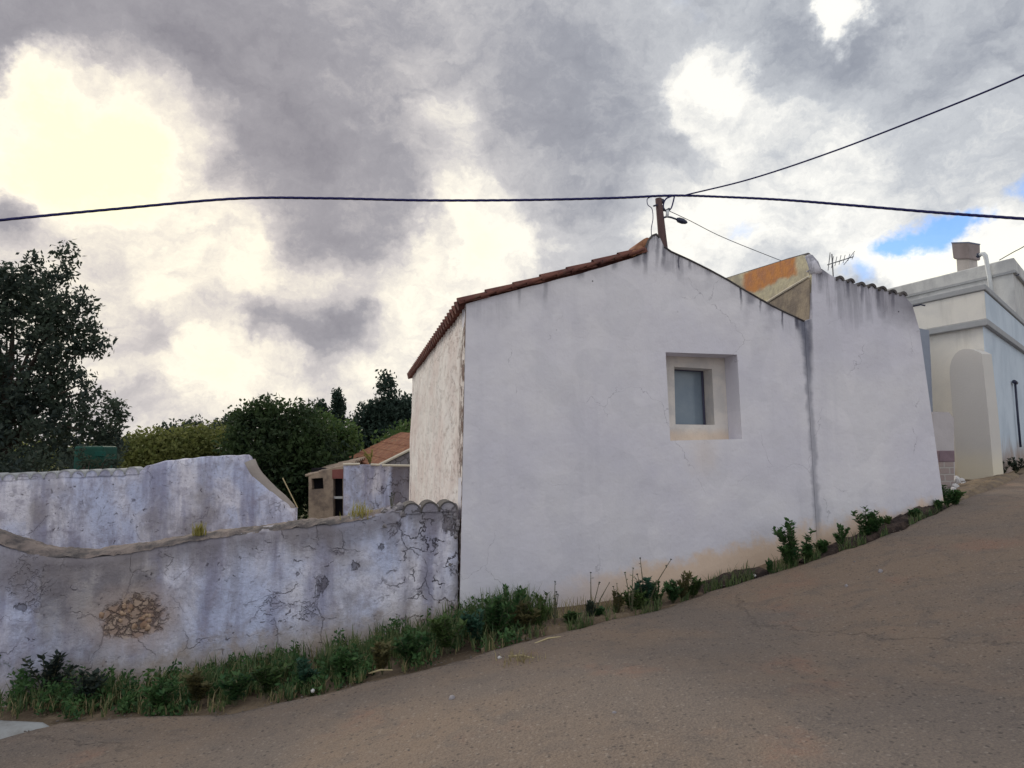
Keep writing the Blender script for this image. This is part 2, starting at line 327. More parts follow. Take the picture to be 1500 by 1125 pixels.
def garden_fn(blue_shift=0, stone=None):
    def fn(t, p):
        s, z = sz(t, p)
        a = t.noise(t.scale(p, 1.1, 1.1, .6), 1.2, 6, .6, .5); b = t.noise(p, 4.5, 7, .68, .3); c = t.noise(t.scale(p, 3.4, 3.4, .45), 1.1, 5, .6)
        col = t.mix(t.mr(a, .38, .62), (.55,.60,.82), (.76,.74,.84))
        col = t.mix(t.m('MULTIPLY', t.mr(c, .42, .66), .85), col, (.29,.29,.43))
        col = t.mix(t.m('MULTIPLY', t.mr(b, .48, .68), .66), col, (.31,.29,.38))
        d = t.noise(p, .8, 4, .55)
        br = t.mr(d, .54, .66)
        col = t.mix(t.m('MULTIPLY', br, .7), col, (.30,.27,.28))
        gm_ = t.m('MULTIPLY', t.mr(t.noise(t.scale(p, 1.4, 1.4, .7), 1.7, 7, .7, .6), .48, .62), .5)
        col = t.mix(gm_, col, (.27,.26,.33))
        fs = t.noise(p, 24, 5, .7); col = t.mix(t.m('MULTIPLY', t.mr(fs, .52, .68), .4), col, (.25,.24,.32))
        if stone:
            s0, z0 = stone
            # bare grey-brown rendering in a tall irregular patch
            wv = t.m('MULTIPLY', t.m('SUBTRACT', t.noise(p, 2.3, 5, .65), .5), .9)
            pm = t.mr(t.m('ADD', t.m('ABSOLUTE', t.m('SUBTRACT', s, s0-.38)), wv), .62, .38)
            pm = t.m('MULTIPLY', pm, t.mr(z, z0-.25, z0+.15, .5, 1))
            col = t.mix(t.m('MULTIPLY', pm, .78), col, t.mix(t.mr(b, .4, .6), (.36,.32,.31), (.20,.18,.19)))
            # exposed ochre stones
            ex = t.m('ADD', t.m('POWER', t.m('MULTIPLY', t.m('SUBTRACT', s, s0), 3.6), 2.0), t.m('POWER', t.m('MULTIPLY', t.m('SUBTRACT', z, z0), 4.6), 2.0))
            ex = t.m('ADD', ex, t.m('MULTIPLY', t.m('SUBTRACT', t.noise(p, 7, 4, .6), .5), 2.4))
            em = t.mr(ex, 1.35, .6)
            pw = t.v('ADD', p, t.v('SCALE', t.noise(p, 9, 4, .7, color=True), .16))
            sc_ = t.n('ShaderNodeSeparateColor', {0: t.vor(pw, 13, 'F1', 'Color')}).outputs[0]
            oc = t.mix(sc_, (.30,.17,.10), (.50,.36,.25)); oc = t.mix(t.mr(t.vor(pw, 13), .10, .0), oc, (.16,.09,.06))
            halo = t.mr(ex, 3.6, 1.0); col = t.mix(t.m('MULTIPLY', halo, .55), col, (.42,.33,.30)); col = t.mix(t.m('MULTIPLY', em, .62), col, oc)
        # crack network and pits, denser towards the house
        wp = t.v('ADD', p, t.v('SCALE', t.noise(p, 3, 4, .6, color=True), .35))
        cr = t.mr(t.vor(t.scale(wp, 1, 1, .75), 1.9), .014, .003)
        gate = t.mr(t.noise(p, 1.6, 3), .50, .60)
        dens = t.mr(s, -3.2, -.4, .35, 1.0)
        cm = t.m('MULTIPLY', t.m('MULTIPLY', cr, gate), dens)
        col = t.mix(t.m('MULTIPLY', cm, .5), col, (.10,.09,.14))
        pit = t.m('MULTIPLY', t.mr(t.noise(t.scale(p, 1, 1, 1.3), 13, 4, .62, .8), .635, .68), t.mr(t.noise(p, 2.2, 3), .42, .6))
        col = t.mix(t.m('MULTIPLY', pit, .8), col, (.12,.105,.14))
        wp2 = t.v('ADD', p, t.v('SCALE', t.noise(p, 5, 4, .65, color=True), .3))
        near_ = t.mr(s, -1.15, -.35)
        cr2 = t.m('MULTIPLY', t.m('MULTIPLY', t.mr(t.vor(wp2, 4.2), .035, .008), t.mr(t.noise(p, 4.0, 3), .50, .56)), near_)
        cm = t.m('MAXIMUM', cm, cr2); col = t.mix(t.m('MULTIPLY', cr2, .9), col, (.05,.045,.065))
        for (hx_, hy_, hr, hv) in ((660,768,.085,1.35),(664,776,.06,1.3),(652,762,.035,1.3),(622,790,.03,1.5),(584,768,.03,1.2),(520,828,.035,1.4),(470,860,.07,1.2),(560,800,.03,1.3),(30,890,.03,1.3),(640,800,.02,1.2),(436,842,.02,1.2)):
            q = fp(hx_, hy_); hd = t.v('DISTANCE', p, tuple(q), out=1)
            hm = t.mr(t.m('ADD', hd, t.m('MULTIPLY', t.m('SUBTRACT', t.noise(t.scale(p, 1, 1, .7), 9, 5, .75), .5), hr*7)), hr*hv*.8, hr*.5)
            col = t.mix(t.m('MULTIPLY', hm, .6), col, (.06,.05,.065)); cm = t.m('MAXIMUM', cm, hm)
        # crumbling dark joint against the house
        jn = t.m('ADD', t.m('MULTIPLY', s, -1), t.m('MULTIPLY', t.m('SUBTRACT', t.noise(p, 6, 5, .7), .5), .30))
        col = t.mix(t.m('MULTIPLY', t.mr(jn, .19, .05), .7), col, (.15,.125,.125))
        # dirt along the top edge and earth stain at the foot
        hgt = t.m('SUBTRACT', z, t.m('ADD', KZ[4], t.m('MULTIPLY', t.m('SUBTRACT', s, KX[4]), (KZ[5]-KZ[3])/(KX[5]-KX[3]))))
        ft = t.mr(t.m('ADD', hgt, t.m('MULTIPLY', b, -.5)), .22, -.15)
        col = t.mix(t.m('MULTIPLY', ft, .75), col, (.38,.31,.24))
        tp = t.mr(t.m('ADD', hgt, t.m('MULTIPLY', t.noise(t.scale(p, 6, 6, .5), 1, 4, .6), -.7)), .62, .92)
        col = t.mix(t.m('MULTIPLY', tp, .7 if not blue_shift else .0), col, (.20,.18,.20))
        h = t.m('ADD', t.m('MULTIPLY', t.noise(p, 9, 8, .68), 1.6), t.m('MULTIPLY', t.m('ADD', cm, t.m('MULTIPLY', pit, .7)), -1.4))
        if stone: h = t.m('ADD', h, t.m('MULTIPLY', em, t.m('MULTIPLY', t.m('SUBTRACT', t.mr(t.vor(pw, 13), 0, .14), 1.2), 1.6)))
        return col, h, .018
    return fn
M['garden'] = mat('weathered_whitewash', garden_fn(0, (sn(STONE_C.x, STONE_C.y)[0], STONE_C.z)))
M['garden_back'] = mat('weathered_blue_whitewash', garden_fn(1))
M['earthcap'] = mat('earth_capping', lambda t, p: (t.mix(t.mr(t.noise(p, 5, 6, .65), .4, .65), (.33,.27,.25), (.12,.11,.115)), t.noise(p, 20, 8, .75), .05))
def tile_fn(a=(.12,.05,.045), b=(.20,.085,.065), lich=.3):
    def fn(t, p):
        k = t.noise(p, 4, 5, .6); c = t.mix(t.mr(k, .35, .7), a, b)
        c = t.mix(t.m('MULTIPLY', t.mr(t.noise(p, 9, 5, .65), .56, .7), lich), c, (.16,.15,.11))
        return t.mix(t.mr(t.noise(p, 22, 3), .62, .72), c, (.08,.05,.045)), t.noise(p, 30, 4), .006
    return fn
M['tile'] = mat('clay_tile', tile_fn())
M['tile_orange'] = mat('orange_clay_tile', tile_fn((.24,.105,.07), (.36,.18,.105), .75))
M['tile_dark'] = mat('sooty_tile', tile_fn((.06,.055,.06), (.13,.12,.12), .3))
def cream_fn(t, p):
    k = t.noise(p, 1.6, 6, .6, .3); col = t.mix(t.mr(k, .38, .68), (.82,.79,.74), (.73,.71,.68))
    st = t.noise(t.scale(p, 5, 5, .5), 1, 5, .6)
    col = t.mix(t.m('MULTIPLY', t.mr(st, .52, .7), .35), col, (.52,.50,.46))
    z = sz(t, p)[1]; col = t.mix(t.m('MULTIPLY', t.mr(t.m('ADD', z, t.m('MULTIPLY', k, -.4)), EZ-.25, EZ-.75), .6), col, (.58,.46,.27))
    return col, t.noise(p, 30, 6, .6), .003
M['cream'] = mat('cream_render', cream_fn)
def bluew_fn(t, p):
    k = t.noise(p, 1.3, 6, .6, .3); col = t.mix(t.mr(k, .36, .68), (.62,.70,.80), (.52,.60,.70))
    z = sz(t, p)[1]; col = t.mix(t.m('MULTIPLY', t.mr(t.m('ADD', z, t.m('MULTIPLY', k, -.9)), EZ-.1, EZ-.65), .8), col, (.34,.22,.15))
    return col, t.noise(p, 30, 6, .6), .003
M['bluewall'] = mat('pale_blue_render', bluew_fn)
M['greyrender'] = mat('grey_cement_render', lambda t, p: (t.mix(t.mr(t.noise(t.scale(p, 1, 1, .6), 2.4, 6, .62), .38, .66), (.62,.62,.62), (.48,.48,.49)), t.noise(p, 20, 5), .008))
M['trim'] = plain('grey_trim', (.38,.39,.41), .2, 4)
M['darktrim'] = plain('dark_blue_trim', (.16,.19,.28), .25, 5)
M['reveal'] = mat('window_reveal', lambda t, p: (t.mix(t.mr(t.noise(p, 5, 5), .4, .65), (.72,.68,.64), (.6,.57,.55)), t.noise(p, 30, 5), .006))
def shelf_fn(t, p):
    z = sz(t, p)[1]; z0 = fp(1020, 633).z
    c = t.mix(t.mr(t.noise(p, 5, 5), .4, .65), (.74,.69,.645), (.62,.59,.57))
    return t.mix(t.m('MULTIPLY', t.mr(t.m('ADD', z, t.m('MULTIPLY', t.noise(p, 6, 4), .1)), z0+.13, z0), .55), c, (.76,.56,.38)), t.noise(p, 30, 5), .006
M['surround'] = mat('window_surround', shelf_fn)
M['glass'] = mat('dull_blue_glass', lambda t, p: t.mix(t.noise(p, 3.5, 5, .7), (.15,.21,.29), (.30,.36,.42)), .18, .5)
M['frame'] = plain('dark_window_frame', (.09,.09,.14), .2)
M['wood'] = mat('weathered_pole_wood', lambda t, p: (t.mix(t.noise(t.scale(p, 14, 14, .8), 1, 5, .7), (.055,.035,.04), (.15,.09,.085)), t.noise(t.scale(p, 30, 30, 1.5), 1, 4), .01))
M['cable'] = plain('black_cable', (.018,.018,.11), .3, 20, .55)
M['wire'] = plain('thin_grey_wire', (.06,.065,.08), .2, 20, .6)
M['metal'] = plain('dark_lamp_metal', (.03,.035,.07), .2, 10, .45, .4)
M['alu'] = plain('antenna_aluminium', (.14,.15,.17), .2, 10, .5, .4)
M['whitepipe'] = plain('white_vent_pipe', (.66,.68,.70), .15, 6, .5)
M['chimney'] = plain('sooty_pink_render', (.27,.225,.225), .4, 4)
M['chimney_stem'] = plain('stained_pink_render', (.46,.42,.40), .4, 3)
def brick_fn(t, p):
    r = t.v('DOT_PRODUCT', p, (.9,.4,0), out=1); z = t.n('ShaderNodeSeparateXYZ', {0: p}).outputs[2]
    co = t.n('ShaderNodeCombineXYZ', {0: r, 1: z}).outputs[0]
    b = t.n('ShaderNodeTexBrick', {'Vector': co, 'Color1': (.30,.24,.24,1), 'Color2': (.36,.30,.29,1), 'Mortar': (.42,.39,.38,1), 'Scale': 1, 'Brick Width': .2, 'Row Height': .11, 'Mortar Size': .012})
    return b.outputs[0], b.outputs[1], -.01
M['brick'] = mat('pink_brick', brick_fn)
M['oldstone'] = mat('old_grey_stone', lambda t, p: (t.mix(t.mr(t.vor(p, 4), 0, .07), (.12,.11,.11), t.mix(t.noise(p, 3, 5), (.20,.19,.22), (.36,.33,.34))), t.vor(p, 4), .05))
M['tanwall'] = mat('tan_mud_wall', lambda t, p: (t.mix(t.mr(t.noise(p, 2.2, 6, .65), .38, .65), (.40,.31,.24), (.20,.155,.13)), t.noise(p, 9, 5), .02))
M['dark'] = plain('unlit_interior', (.012,.010,.014), .2)
M['redpaint'] = plain('faded_red_wood', (.24,.09,.08), .3, 4)
M['tank'] = plain('green_plastic', (.010,.065,.048), .5, 6, .6)
M['bag'] = plain('pale_rubble', (.55,.54,.55), .3, 12)
M['stick'] = plain('dry_stalks', (.50,.42,.25), .3, 12)
def side2_fn(t, p):                         # cream wall with a big orange patch of old render
    q = fp(1190, 404); tt = t.v('DOT_PRODUCT', t.v('SUBTRACT', p, tuple(q)), tuple(D), out=1); z = sz(t, p)[1]
    zt = onplane(1171, 379, q, D).z; zb = onplane(1171, 404, q, D).z
    wv = t.m('MULTIPLY', t.m('SUBTRACT', t.noise(p, 5, 5, .6), .5), .16); zz = t.m('ADD', z, wv)
    k = t.m('MULTIPLY', t.mr(zz, zb, zb+.06), t.mr(zz, zt+.17, zt+.10)); k = t.m('MULTIPLY', k, t.m('MULTIPLY', t.mr(t.m('ADD', tt, wv), .22, .34), t.mr(t.m('ADD', tt, wv), 1.6, 1.45)))
    base = t.mix(t.mr(t.noise(p, 4, 6, .6), .4, .66), (.66,.60,.42), (.42,.38,.30))
    org = t.mix(t.mr(t.noise(p, 7, 6, .65), .38, .66), (.62,.27,.09), (.48,.22,.12))
    return t.mix(k, base, org), t.noise(p, 18, 6), .01
M['side2'] = mat('orange_patched_render', side2_fn)
M['tri'] = mat('brown_damp_render', lambda t, p: (t.mix(t.mr(t.noise(p, 4, 6, .65), .35, .66), (.40,.33,.25), (.24,.20,.17)), t.noise(p, 18, 6), .01))
M['creamtrim'] = plain('cream_mortar', (.66,.60,.50), .2, 8)
def road_fn(t, p):
    g = t.noise(p, 75, 3, .7); sp_ = t.vor(p, 55, 'F1'); big = t.noise(p, .45, 5, .6, .4); mid = t.noise(p, 2.2, 5, .6)
    col = t.mix(t.mr(big, .36, .66), (.168,.138,.122), (.228,.166,.124))
    col = t.mix(t.m('MULTIPLY', t.mr(t.noise(p, 1.1, 5, .6), .55, .72), .75), col, (.260,.148,.108))
    col = t.mix(t.m('MULTIPLY', t.mr(t.noise(p, 3.5, 7, .7, .5), .48, .66), .55), col, (.120,.102,.096))
    col = t.mix(t.m('MULTIPLY', t.mr(g, .40, .66), .42), col, (.31,.25,.20))
    st1 = t.vor(p, 26, 'F1'); sr = t.n('ShaderNodeSeparateColor', {0: t.vor(p, 26, 'F1', 'Color')}).outputs[0]
    col = t.mix(t.m('MULTIPLY', t.m('MULTIPLY', t.mr(st1, .34, .22), t.mr(sr, .55, .9)), .38), col, (.36,.31,.27))
    col = t.mix(t.m('MULTIPLY', t.m('MULTIPLY', t.mr(st1, .36, .2), t.mr(sr, .45, .1)), .6), col, (.05,.045,.045))
    col = t.mix(t.m('MULTIPLY', t.mr(sp_, .24, .08), .65), col, (.05,.045,.045))
    wp = t.v('ADD', p, t.v('SCALE', t.noise(p, 1.5, 5, .65, color=True), .9))
    ck = t.m('MULTIPLY', t.mr(t.vor(wp, .28), .006, .002), t.mr(t.noise(p, .6, 2), .50, .58))
    col = t.mix(t.m('MULTIPLY', ck, .28), col, (.04,.035,.035))
    h = t.m('ADD', t.m('ADD', g, t.m('MULTIPLY', sp_, .8)), t.m('ADD', t.m('MULTIPLY', ck, -.6), t.m('MULTIPLY', mid, 3)))
    return col, h, .008
M['road'] = mat('old_brown_asphalt', road_fn, .92)
def soil_fn(t, p):
    a = t.noise(p, 1.8, 7, .65); b = t.noise(p, 24, 5, .7)
    col = t.mix(t.mr(a, .36, .66), (.10,.072,.052), (.22,.165,.115)); col = t.mix(t.m('MULTIPLY', t.mr(b, .5, .7), .45), col, (.33,.27,.20))
    far = t.mr(t.v('LENGTH', p, out=1), 14, 30); col = t.mix(far, col, t.mix(a, (.075,.085,.03), (.16,.14,.06)))
    return col, t.m('ADD', a, t.m('MULTIPLY', b, .35)), .05
M['soil'] = mat('roadside_soil', soil_fn)
M['darksoil'] = mat('dark_damp_soil', lambda t, p: (t.mix(t.mr(t.noise(p, 9, 6, .7), .4, .65), (.035,.025,.024), (.10,.07,.06)), t.noise(p, 18, 7, .75), .04))
M['sand'] = mat('sandy_dirt', lambda t, p: (t.mix(t.mr(t.noise(p, 3, 6, .65), .4, .65), (.24,.18,.12), (.15,.115,.09)), t.noise(p, 20, 6), .02))
M['concrete'] = mat('pale_concrete', lambda t, p: (t.mix(t.mr(t.noise(p, 4, 6, .65), .4, .65), (.32,.33,.34), (.24,.235,.23)), t.noise(p, 30, 6), .008))
def leafmat(name, a, b, c=None, sc=1.6, tr=.38):
    m = bpy.data.materials.new(name); m.use_nodes = True; t = NT(m.node_tree); t.N.clear()
    g = t.n('ShaderNodeNewGeometry'); p = g.outputs['Position']
    col = t.mix(t.mr(t.noise(p, sc, 4, .6), .36, .66), a, b)
    rp = g.outputs['Random Per Island']
    col = t.mix(t.m('MULTIPLY', rp, .6), col, c or tuple(x*1.5 for x in b))
    d = t.n('ShaderNodeBsdfPrincipled', {'Base Color': col, 'Roughness': .6, 'Specular IOR Level': .25})
    l = t.n('ShaderNodeBsdfTranslucent', {'Color': col})
    mx_ = t.n('ShaderNodeMixShader', {0: tr, 1: d.outputs[0], 2: l.outputs[0]})
    t.n('ShaderNodeOutputMaterial', {'Surface': mx_.outputs[0]}); return m
M['leaf_dark'] = leafmat('dark_leaves', (.022,.038,.040), (.050,.075,.050), (.09,.11,.08))
M['leaf_mid'] = leafmat('mid_green_leaves', (.035,.080,.028), (.085,.14,.04), (.13,.18,.06))
M['leaf_olive'] = leafmat('olive_green_leaves', (.10,.13,.038), (.18,.20,.058), (.24,.24,.09))
M['leaf_conifer'] = leafmat('blue_green_needles', (.020,.040,.034), (.035,.060,.045), (.05,.075,.055))
M['leaf_weed'] = leafmat('weed_leaves', (.022,.075,.032), (.060,.14,.045), (.12,.20,.07), 5)
M['leaf_weed2'] = leafmat('bluish_weed_leaves', (.020,.070,.050), (.05,.12,.075), (.08,.16,.10), 5)
M['leaf_weed3'] = leafmat('withered_weed_leaves', (.06,.07,.03), (.13,.12,.05), (.22,.19,.09), 5)
M['leaf_yellow'] = leafmat('yellow_weed_leaves', (.22,.21,.05), (.34,.31,.09), (.42,.37,.14), 8)
M['blade'] = leafmat('grass_blades', (.028,.085,.035), (.070,.13,.045), (.26,.26,.12), 1.3, .3)
M['dryblade'] = leafmat('dry_grass_blades', (.20,.16,.08), (.33,.27,.14), (.42,.36,.22), 6, .3)
M['leaf_bush'] = leafmat('deep_green_leaves', (.014,.032,.020), (.048,.085,.030), (.07,.10,.04), .8)
M['bark'] = plain('bark', (.07,.055,.045), .4, 8)
M['stem'] = plain('weed_stem', (.10,.10,.06), .3, 10)
# ---------------------------------------------------------------- ground
def axis(lo, hi, a, b, step):
    xs = list(np.arange(a, b+1e-6, step)); k = step; x = b
    while x < hi: k *= 1.25; x += k; xs.append(x)
    k = step; x = a
    while x > lo: k *= 1.25; x -= k; xs.insert(0, x)
    return xs
xs = axis(-900, 900, -11, 16, .22); ys = axis(-60, 1500, -1, 17, .22)
gv = []
for y in ys:
    for x in xs:
        s_, n_ = sn(x, y); j = .025*noise.noise(Vector((x*1.7, y*1.7, 0)))
        gv.append((x, y, G(x, y)-.035+(j if abs(x) < 20 and y < 20 else 0)))
nx = len(xs); gf = [(j*nx+i, j*nx+i+1, (j+1)*nx+i+1, (j+1)*nx+i) for j in range(len(ys)-1) for i in range(nx-1)]
g_ = MB(); g_.v = [Vector(v) for v in gv]; g_.f = gf
o = g_.build('ground', M['soil'], None, True); tag(o, kind='structure')
# road edge polyline from the photograph
edge_px = [(-420,1165),(-200,1120),(0,1088),(90,1062),(220,1052),(330,1050),(420,1030),(520,1008),(610,987),(690,968),(760,945),(830,928),(900,910),(980,893),(1040,868),(1110,850),(1180,828),(1250,805),(1320,778),(1370,756),(1400,738),(1450,716),(1500,694)]
edge = [ground(*p) for p in edge_px]
tail = edge[-1]
dT = Vector((.80,.60,0)).normalized()
edge = [edge[0]+Vector((-14,-4,0))]+edge+[tail+dT*k for k in (3, 8, 16, 30)]
pts = []
for i in range(len(edge)-1):
    a, b = edge[i], edge[i+1]; n = max(1, int((b-a).length/.07)) if abs(a.x) < 16 else 12
    n = min(n, 120)
    for k in range(n): pts.append(a.lerp(b, k/n))
mdir = -D
rows = [0, .02, .06, .14, .3, .5, .8, 1.2, 1.7, 2.3, 3, 3.8, 4.7, 5.7, 6.8, 8, 10, 13]
rb = MB(); vs = []; nr = len(rows)
for i, p in enumerate(pts):
    rag = .05*noise.noise(Vector((p.x*2.3, p.y*2.3, 3)))+.03*noise.noise(Vector((p.x*9, p.y*9, 5)))
    for r in rows:
        q = Vector((p.x, p.y, 0))+mdir*(r+rag*math.exp(-r))
        z = G(q.x, q.y)+(.022 if r > .01 else -.06)+.006*noise.noise(Vector((q.x, q.y, 9)))
        vs.append((q.x, q.y, z))
rb.add(vs, [(i*nr+j, i*nr+j+1, (i+1)*nr+j+1, (i+1)*nr+j) for i in range(len(pts)-1) for j in range(nr-1)])
tag(rb.build('road', M['road'], None, True), kind='structure')
def patch(name, px, mtl, h=.02, lump=.02, label=None):     # ground-hugging low mound outlined in the photo, then modelled on the terrain
    P = [ground(*p) for p in px]; c = sum(P, Vector())/len(P); mb = MB(); R = 8; vs = [c+Vector((0,0,h+lump*.5))]; fs = []
    PP = []
    for i in range(len(P)):
        for k in range(6): PP.append(P[i].lerp(P[(i+1) % len(P)], k/6))
    n = len(PP)
    for r in range(1, R+1):
        for i, p in enumerate(PP):
            q = c.lerp(p, r/R*(1+.06*noise.noise(p*4))); e = 1-(r/R)**3
            q.z = G(q.x, q.y)+.024+h*e+lump*e*(noise.noise(q*7)+.3) - (.05 if r == R else 0); vs.append(q)
    for i in range(n): fs.append((0, 1+i, 1+(i+1) % n))
    for r in range(R-1):
        for i in range(n): fs.append((1+r*n+i, 1+(r+1)*n+i, 1+(r+1)*n+(i+1) % n, 1+r*n+(i+1) % n))
    mb.add(vs, fs); o = mb.build(name, mtl, None, True); tag(o, kind='structure'); return o
patch('concrete_pavement', [(-300,1062),(-120,1050),(20,1060),(78,1064),(40,1075),(0,1087),(-200,1130)], M['concrete'], .03, .004)
patch('sandy_shoulder', [(1384,742),(1400,712),(1440,703),(1490,694),(1500,698),(1470,712),(1425,730),(1400,741)], M['sand'], .05, .04)
def bank(name, px, hts, wid, mtl):           # low bank of soil following the wall foot
    P = [ground(*p) for p in px]; L = []
    for i in range(len(P)-1):
        n = max(2, int((P[i+1]-P[i]).length/.04))
        for k in range(n): u = k/n; L.append((P[i].lerp(P[i+1], u), hts[i]*(1-u)+hts[i+1]*u))
    vs = []; K = 9
    for p, h in L:
        for j in range(K):
            u = j/(K-1)*2-1; q = Vector((p.x, p.y, 0))+mdir*u*wid*(1+.3*noise.noise(p*3))
            z = G(q.x, q.y)+h*(1-u*u)*(1+.9*noise.noise(q*6))+.03*noise.noise(q*30)*(1-abs(u)) - (.04 if abs(u) > .99 else -.02)
            vs.append((q.x, q.y, z))
    mb = MB().add(vs, [(i*K+j, i*K+j+1, (i+1)*K+j+1, (i+1)*K+j) for i in range(len(L)-1) for j in range(K-1)])
    return tag(mb.build(name, mtl, None, False), kind='structure')
bank('soil_bank', [(1022,866),(1040,858),(1080,846),(1115,840),(1135,836)], [-.06,.04,.055,.045,-.06], .14, M['darksoil'])
bank('soil_bank', [(1180,822),(1215,808),(1250,794),(1300,776),(1345,758),(1372,746),(1384,740)], [-.06,.025,.04,.06,.08,.08,-.06], .14, M['darksoil'])
bank('soil_bank', [(700,945),(780,925),(860,910),(940,893),(1010,874)], [-.05,.03,.03,.02,-.05], .2, M['soil'])
# ---------------------------------------------------------------- house with the window
base = fp(676, 895); base.z = G(base.x, base.y)
H1 = thing('house', 'white gabled house with one small recessed window and red tile roof edge', 'house', base)
LEN = 7.15
top1 = [(683,445),(760,424),(850,401),(925,378),(941,372),(947,358),(955,345),(961,342),(967,349),(973,362),(983,369),(1010,382),(1040,397),(1068,412),(1110,437),(1150,458),(1178,471)]
outl = rough_line([fp(*p) for p in top1], .12, .006)
outl += [fp(1199, 830)]+[fp(x, y) for x, y in ((1000,905),(672,950))]
OUT = [fp(975,516),fp(1080,519.5),fp(1087,643),fp(982,645.5)]
d_a, d_b = .3, .27
front = plate(outl, [OUT], D*d_a)
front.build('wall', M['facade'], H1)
# main volume behind the front wall: side walls and back
gab = [fp(*p) for p in ((683,446),(941,374),(960,364),(975,366),(1068,413),(1178,472))]
ls = MB(); a, b = fp(683,446.5), fp(672,950)
NZ, NT_ = 30, 40; vs = []
for j in range(NZ+1):
    for i in range(NT_+1):
        p = a.lerp(b, j/NZ)+D*(LEN*i/NT_)
        k = noise.noise(p*1.3)*.03+noise.noise(p*5)*.008
        if i == 0: k = 0; p = p + D*.004
        vs.append(p-E*(k+.003))
ls.add(vs, [(j*(NT_+1)+i, j*(NT_+1)+i+1, (j+1)*(NT_+1)+i+1, (j+1)*(NT_+1)+i) for j in range(NZ) for i in range(NT_)])
vs = [v+E*.25 for v in vs]
ls.add(vs, [(j*(NT_+1)+i, j*(NT_+1)+i+1, (j+1)*(NT_+1)+i+1, (j+1)*(NT_+1)+i) for j in range(NZ) for i in range(NT_)])
tag(ls.build('side_wall', M['side'], H1, True), 'sunlit cream side wall with peeling limewash')
bk = plate([g+D*LEN for g in gab]+[fp(1199,830)+D*LEN, fp(672,950)+D*LEN], [], -D*.25); bk.build('back_wall', M['side'], H1)
rw = MB(); rw.box((fp(1178,480)+fp(1199,830))/2+D*(LEN/2+.15)-E*.12, E*.1, D*(LEN/2-.16), Vector((0,0,(fp(1178,480)-fp(1199,830)).length/2))); rw.build('party_wall', M['facade'], H1)
# window: stepped reveal, surround, inner reveal, frame, pane
INp = [fp(987.5,537,d_a),fp(1043,540.5,d_a),fp(1047,622.5,d_a),fp(989.5,621.5,d_a)]
big_ = []
cO = sum(OUT, Vector())/4
for q in OUT: big_.append(q+D*(d_a+.001)+(q-cO)*.05)
win = plate(big_, [INp], D*d_b).build('window', M['surround'], H1)
gl = [q+D*(d_b-.05) for q in INp]; cg = sum(gl, Vector())/4
plate([q+D*.03+(q-cg)*.02 for q in gl], [], D*.01).build('pane', M['glass'], win)
fr = MB()
for i in range(4):
    a_, b_ = gl[i]+D*.012, gl[(i+1) % 4]+D*.012; fr.tube([a_, b_], .014, 4)
fr.tube([gl[0].lerp(gl[1], .985)+D*.01, gl[3].lerp(gl[2], .985)+D*.01], .018, 4)
fr.build('frame', M['frame'], win)
# roof: barrel tiles running down each slope
def tiled(mb, A0, B0, back, period=.21, amp=.045, step=.36, th=.035, jig=.006):
    """A0 ridge end, B0 eave end (front verge); sheet runs along `back`; corrugated across"""
    L = (B0-A0).length; n = max(1, round(L/step)); nb = int(back.length/period*8); dn = (B0-A0).normalized(); bd = back.normalized()
    up = bd.cross(dn); up = up if up.z > 0 else -up; rows_ = []
    for k in range(n):
        for u, lift in ((k/n, 0), ((k+1)/n+.02/L, .022)): rows_.append((u, lift+.004*(k % 2)))
    V_ = []
    for u, lf in rows_:
        for i in range(nb+1):
            w_ = i/nb*back.length; c = math.sin(2*math.pi*w_/period); c = math.copysign(abs(c)**.7, c)
            q = A0.lerp(B0, u)+bd*w_+up*(lf+amp*c+jig*noise.noise(Vector((w_*4, u*20, 1)))); V_.append(q)
    m_ = nb+1; Fc = [(r*m_+i, r*m_+i+1, (r+1)*m_+i+1, (r+1)*m_+i) for r in range(len(rows_)-1) for i in range(nb)]
    mb.add(V_, Fc); V2 = [v-up*th for v in V_]; mb.add(V2, Fc)
    R_ = len(rows_)
    mb.add([*V_[:m_], *V2[:m_]], [(i, i+1, m_+i+1, m_+i) for i in range(nb)])
    mb.add([*V_[-m_:], *V2[-m_:]], [(i, i+1, m_+i+1, m_+i) for i in range(nb)])
    for c_ in (0, nb):
        a_ = [V_[r*m_+c_] for r in range(R_)]; b_ = [V2[r*m_+c_] for r in range(R_)]
        mb.add(a_+b_, [(i, i+1, R_+i+1, R_+i) for i in range(R_-1)])
rf = MB(); A0 = fp(946,366)-D*.03; B0 = fp(683,441)-D*.03; ev = B0+(B0-A0).normalized()*.07
tiled(rf, A0, ev, D*(LEN+.35))
rf.build('roof', M['tile'], H1, False)
ver = MB()                                  # verge course of tiles along the left slope
n = 12
for k in range(n):
    a_ = fp(942,366.5).lerp(fp(683,440), k/n)-D*.04; b_ = fp(942,366.5).lerp(fp(683,440), (k+1.12)/n)-D*.04
    ver.tube([a_+Vector((0,0,.008)), b_-Vector((0,0,.012+.01*random.random()))], [.014, .020], 8)
ver.build('verge_tiles', M['tile'], H1, True)
rr = MB(); tiled(rr, fp(972,361)+D*.06, fp(1178,471)+D*.06-Vector((0,0,.02)), D*(LEN+.2), th=.02, amp=.02)
rr.build('roof_slope', M['tile_dark'], H1, False)
vl = MB(); vl.tube([p-D*.005+Vector((0,0,.004)) for p in rough_line([fp(*p) for p in top1[9:]], .15, .004)], .011, 6); vl.build('verge_mortar', M['tile_dark'], H1)
rg = MB()
for k in range(16):
    a_ = fp(950,356)+D*(.02+k*.44); rg.tube([a_, a_+D*.46+Vector((0,0,.02))], [.075,.065], 10)
for (x, y, r) in ((936,366,.05),(928,371,.035)):
    rg.tube([fp(x,y)-D*.03, fp(x,y)+D*.3], [r, r*.9], 9)
